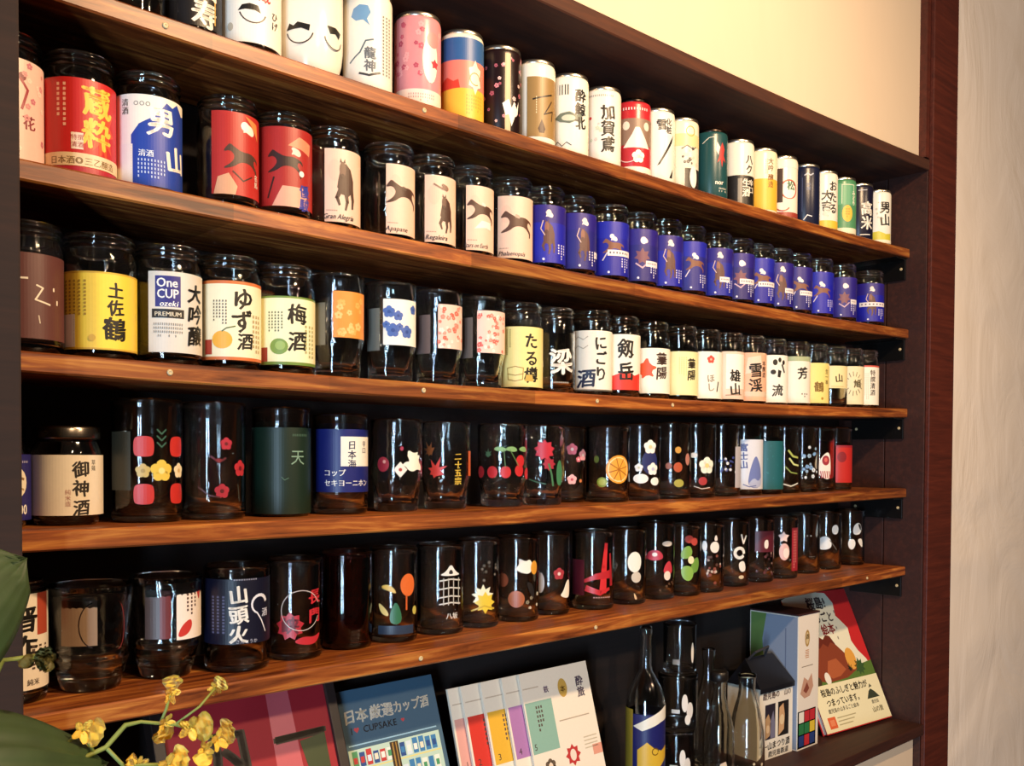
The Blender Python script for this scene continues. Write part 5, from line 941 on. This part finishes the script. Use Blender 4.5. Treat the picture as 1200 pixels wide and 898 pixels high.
def loc(p): return (p[0] + .09, p[1] + .25, p[2] - 1.12)
solid_leaf('leaf', (loc((-.155, -.27, 1.325)), loc((-.0545, -.248, 1.393)), .088, (.2, -1, .2)), LEAF, pl, ridges=7)
solid_leaf('leaf', (loc((-.165, -.28, 1.300)), loc((-.010, -.246, 1.266)), .078, (.1, -.75, .65)), LEAF, pl, ridges=9)
bm = bmesh.new(); tube(bm, [(0, 0, -.05), (-.04, -.01, .05), (-.075, -.025, .14), (-.062, -.02, .22)], .003); tube(bm, [(-.04, -.01, .05), (-.075, -.028, .10), (-.085, -.03, .142)], .003); bm_obj('stem', bm, STEM, pl, True)

orc = thing('orchid_spray', 'branching spray of small yellow orchid flowers before the fifth shelf', 'flower', (-.02, -.25, 1.17))
def o_(p): return (p[0] + .02, p[1] + .25, p[2] - 1.17)
bm = bmesh.new()
tube(bm, [o_(p) for p in ((-.050, -.25, 1.13), (-.049, -.25, 1.20), (-.0428, -.25, 1.2596), (-.0334, -.25, 1.2719), (-.0225, -.25, 1.2745), (-.0122, -.25, 1.2774), (-.0052, -.25, 1.2842), (-.0007, -.25, 1.2885), (.0086, -.25, 1.2888), (.0207, -.25, 1.2855), (.030, -.25, 1.283), (.046, -.25, 1.276), (.055, -.252, 1.270))], [.0018] * 3 + [.0015] * 5 + [.0011] * 5)
tube(bm, [o_(p) for p in ((-.0122, -.25, 1.2774), (-.0018, -.25, 1.2639), (.010, -.25, 1.262), (.0243, -.25, 1.259))], .0012)
tube(bm, [o_(p) for p in ((-.019, -.25, 1.275), (-.0205, -.25, 1.2792), (-.026, -.25, 1.287))], .001)
tube(bm, [o_(p) for p in ((-.0428, -.25, 1.2596), (-.0418, -.25, 1.2727), (-.039, -.25, 1.281), (-.0324, -.25, 1.2856), (-.028, -.25, 1.288))], .001)
tube(bm, [o_(p) for p in ((.0207, -.25, 1.2855), (.0245, -.25, 1.294), (.0265, -.25, 1.302))], .001)
tube(bm, [o_(p) for p in ((.030, -.25, 1.283), (.045, -.252, 1.292), (.0563, -.25, 1.3015))], .0008)
bm_obj('flower_stem', bm, STEM, orc, True)
def petal_bm(L, W, cup, wav):
    bm = bmesh.new(); g = []
    for i in range(7):
        t = i / 6; wd = W * (sin(pi * (.10 + .80 * t)) ** .8 if W < .012 else (.16 + .84 * sin(pi * min(1, max(0, t * 1.15 - .17))) ** .55)); row = []
        for j in range(5):
            q = j / 2 - 1
            row.append(bm.verts.new((q * wd / 2, -cup * sin(pi * t * .7) + .05 * wd * q * q + wav * sin(9 * t + 4 * q), L * t)))
        g.append(row)
    for i in range(6):
        for j in range(4): bm.faces.new((g[i][j], g[i][j + 1], g[i + 1][j + 1], g[i + 1][j]))
    bmesh.ops.solidify(bm, geom=bm.faces[:], thickness=.0004)
    return bm
pb_ = petal_bm(.0080, .0050, .0006, .0004); pet_me = bpy.data.meshes.new('petal'); pb_.to_mesh(pet_me); pb_.free(); pet_me.materials.append(PETAL); pet_me.polygons.foreach_set('use_smooth', [True] * len(pet_me.polygons))
lb_ = petal_bm(.0130, .0185, .0004, .0014); lip_me = bpy.data.meshes.new('flower'); lb_.to_mesh(lip_me); lb_.free(); lip_me.materials.append(PETAL); lip_me.polygons.foreach_set('use_smooth', [True] * len(lip_me.polygons))
for (p, rx, ry, rz, s) in (((-.0255, -.251, 1.290), .2, 1.9, .2, .95), ((.0267, -.25, 1.3030), .1, .3, .4, .9), ((.0225, -.251, 1.2850), -.2, 2.9, .3, .95), ((.0385, -.253, 1.2800), .3, 1.6, -.1, 1.05), ((.0570, -.253, 1.2690), -.1, 1.2, .2, 1.05), ((.0482, -.252, 1.2640), .2, 3.4, .1, .8), ((.0563, -.25, 1.3015), .0, .9, -.5, .62), ((.0243, -.252, 1.2590), .2, 1.4, .3, 1.1), ((.0074, -.25, 1.2625), .1, -1.3, .2, .8)):
    f = link(bpy.data.objects.new('flower', lip_me), orc); f.location = o_(p); f.rotation_euler = (rx, ry, rz); f.scale = (s, s, s)
    for k in range(5):
        if k == 0: continue
        q = link(bpy.data.objects.new('petal', pet_me), f); q.rotation_euler = (.25, k * 2 * pi / 5, 0)
bd = thing('dry_flower_head', 'greenish brown wilted flower head hanging over the white label at the left edge', 'flower', (-.0523, -.255, 1.335))
bm = bmesh.new(); tube(bm, [(-.05, .01, -.10), (-.03, .004, -.03), (-.016, .002, .003), (0, 0, .003)], .0016); bm_obj('flower_stem', bm, STEM, bd, True)
bmud = petal_bm(.013, .010, .003, .0012); me = bpy.data.meshes.new('petal'); bmud.to_mesh(me); bmud.free(); me.materials.append(BUDM); me.polygons.foreach_set('use_smooth', [True] * len(me.polygons))
for k, a in enumerate((-1.7, 1.5, .6, 2.5, 3.4, 4.1)):
    q = link(bpy.data.objects.new('petal', me), bd); q.rotation_euler = (.2 + .15 * k, a, .1 * k); q.location = (0, -.001 * k, .002); q.scale = (.8, .8, .8)
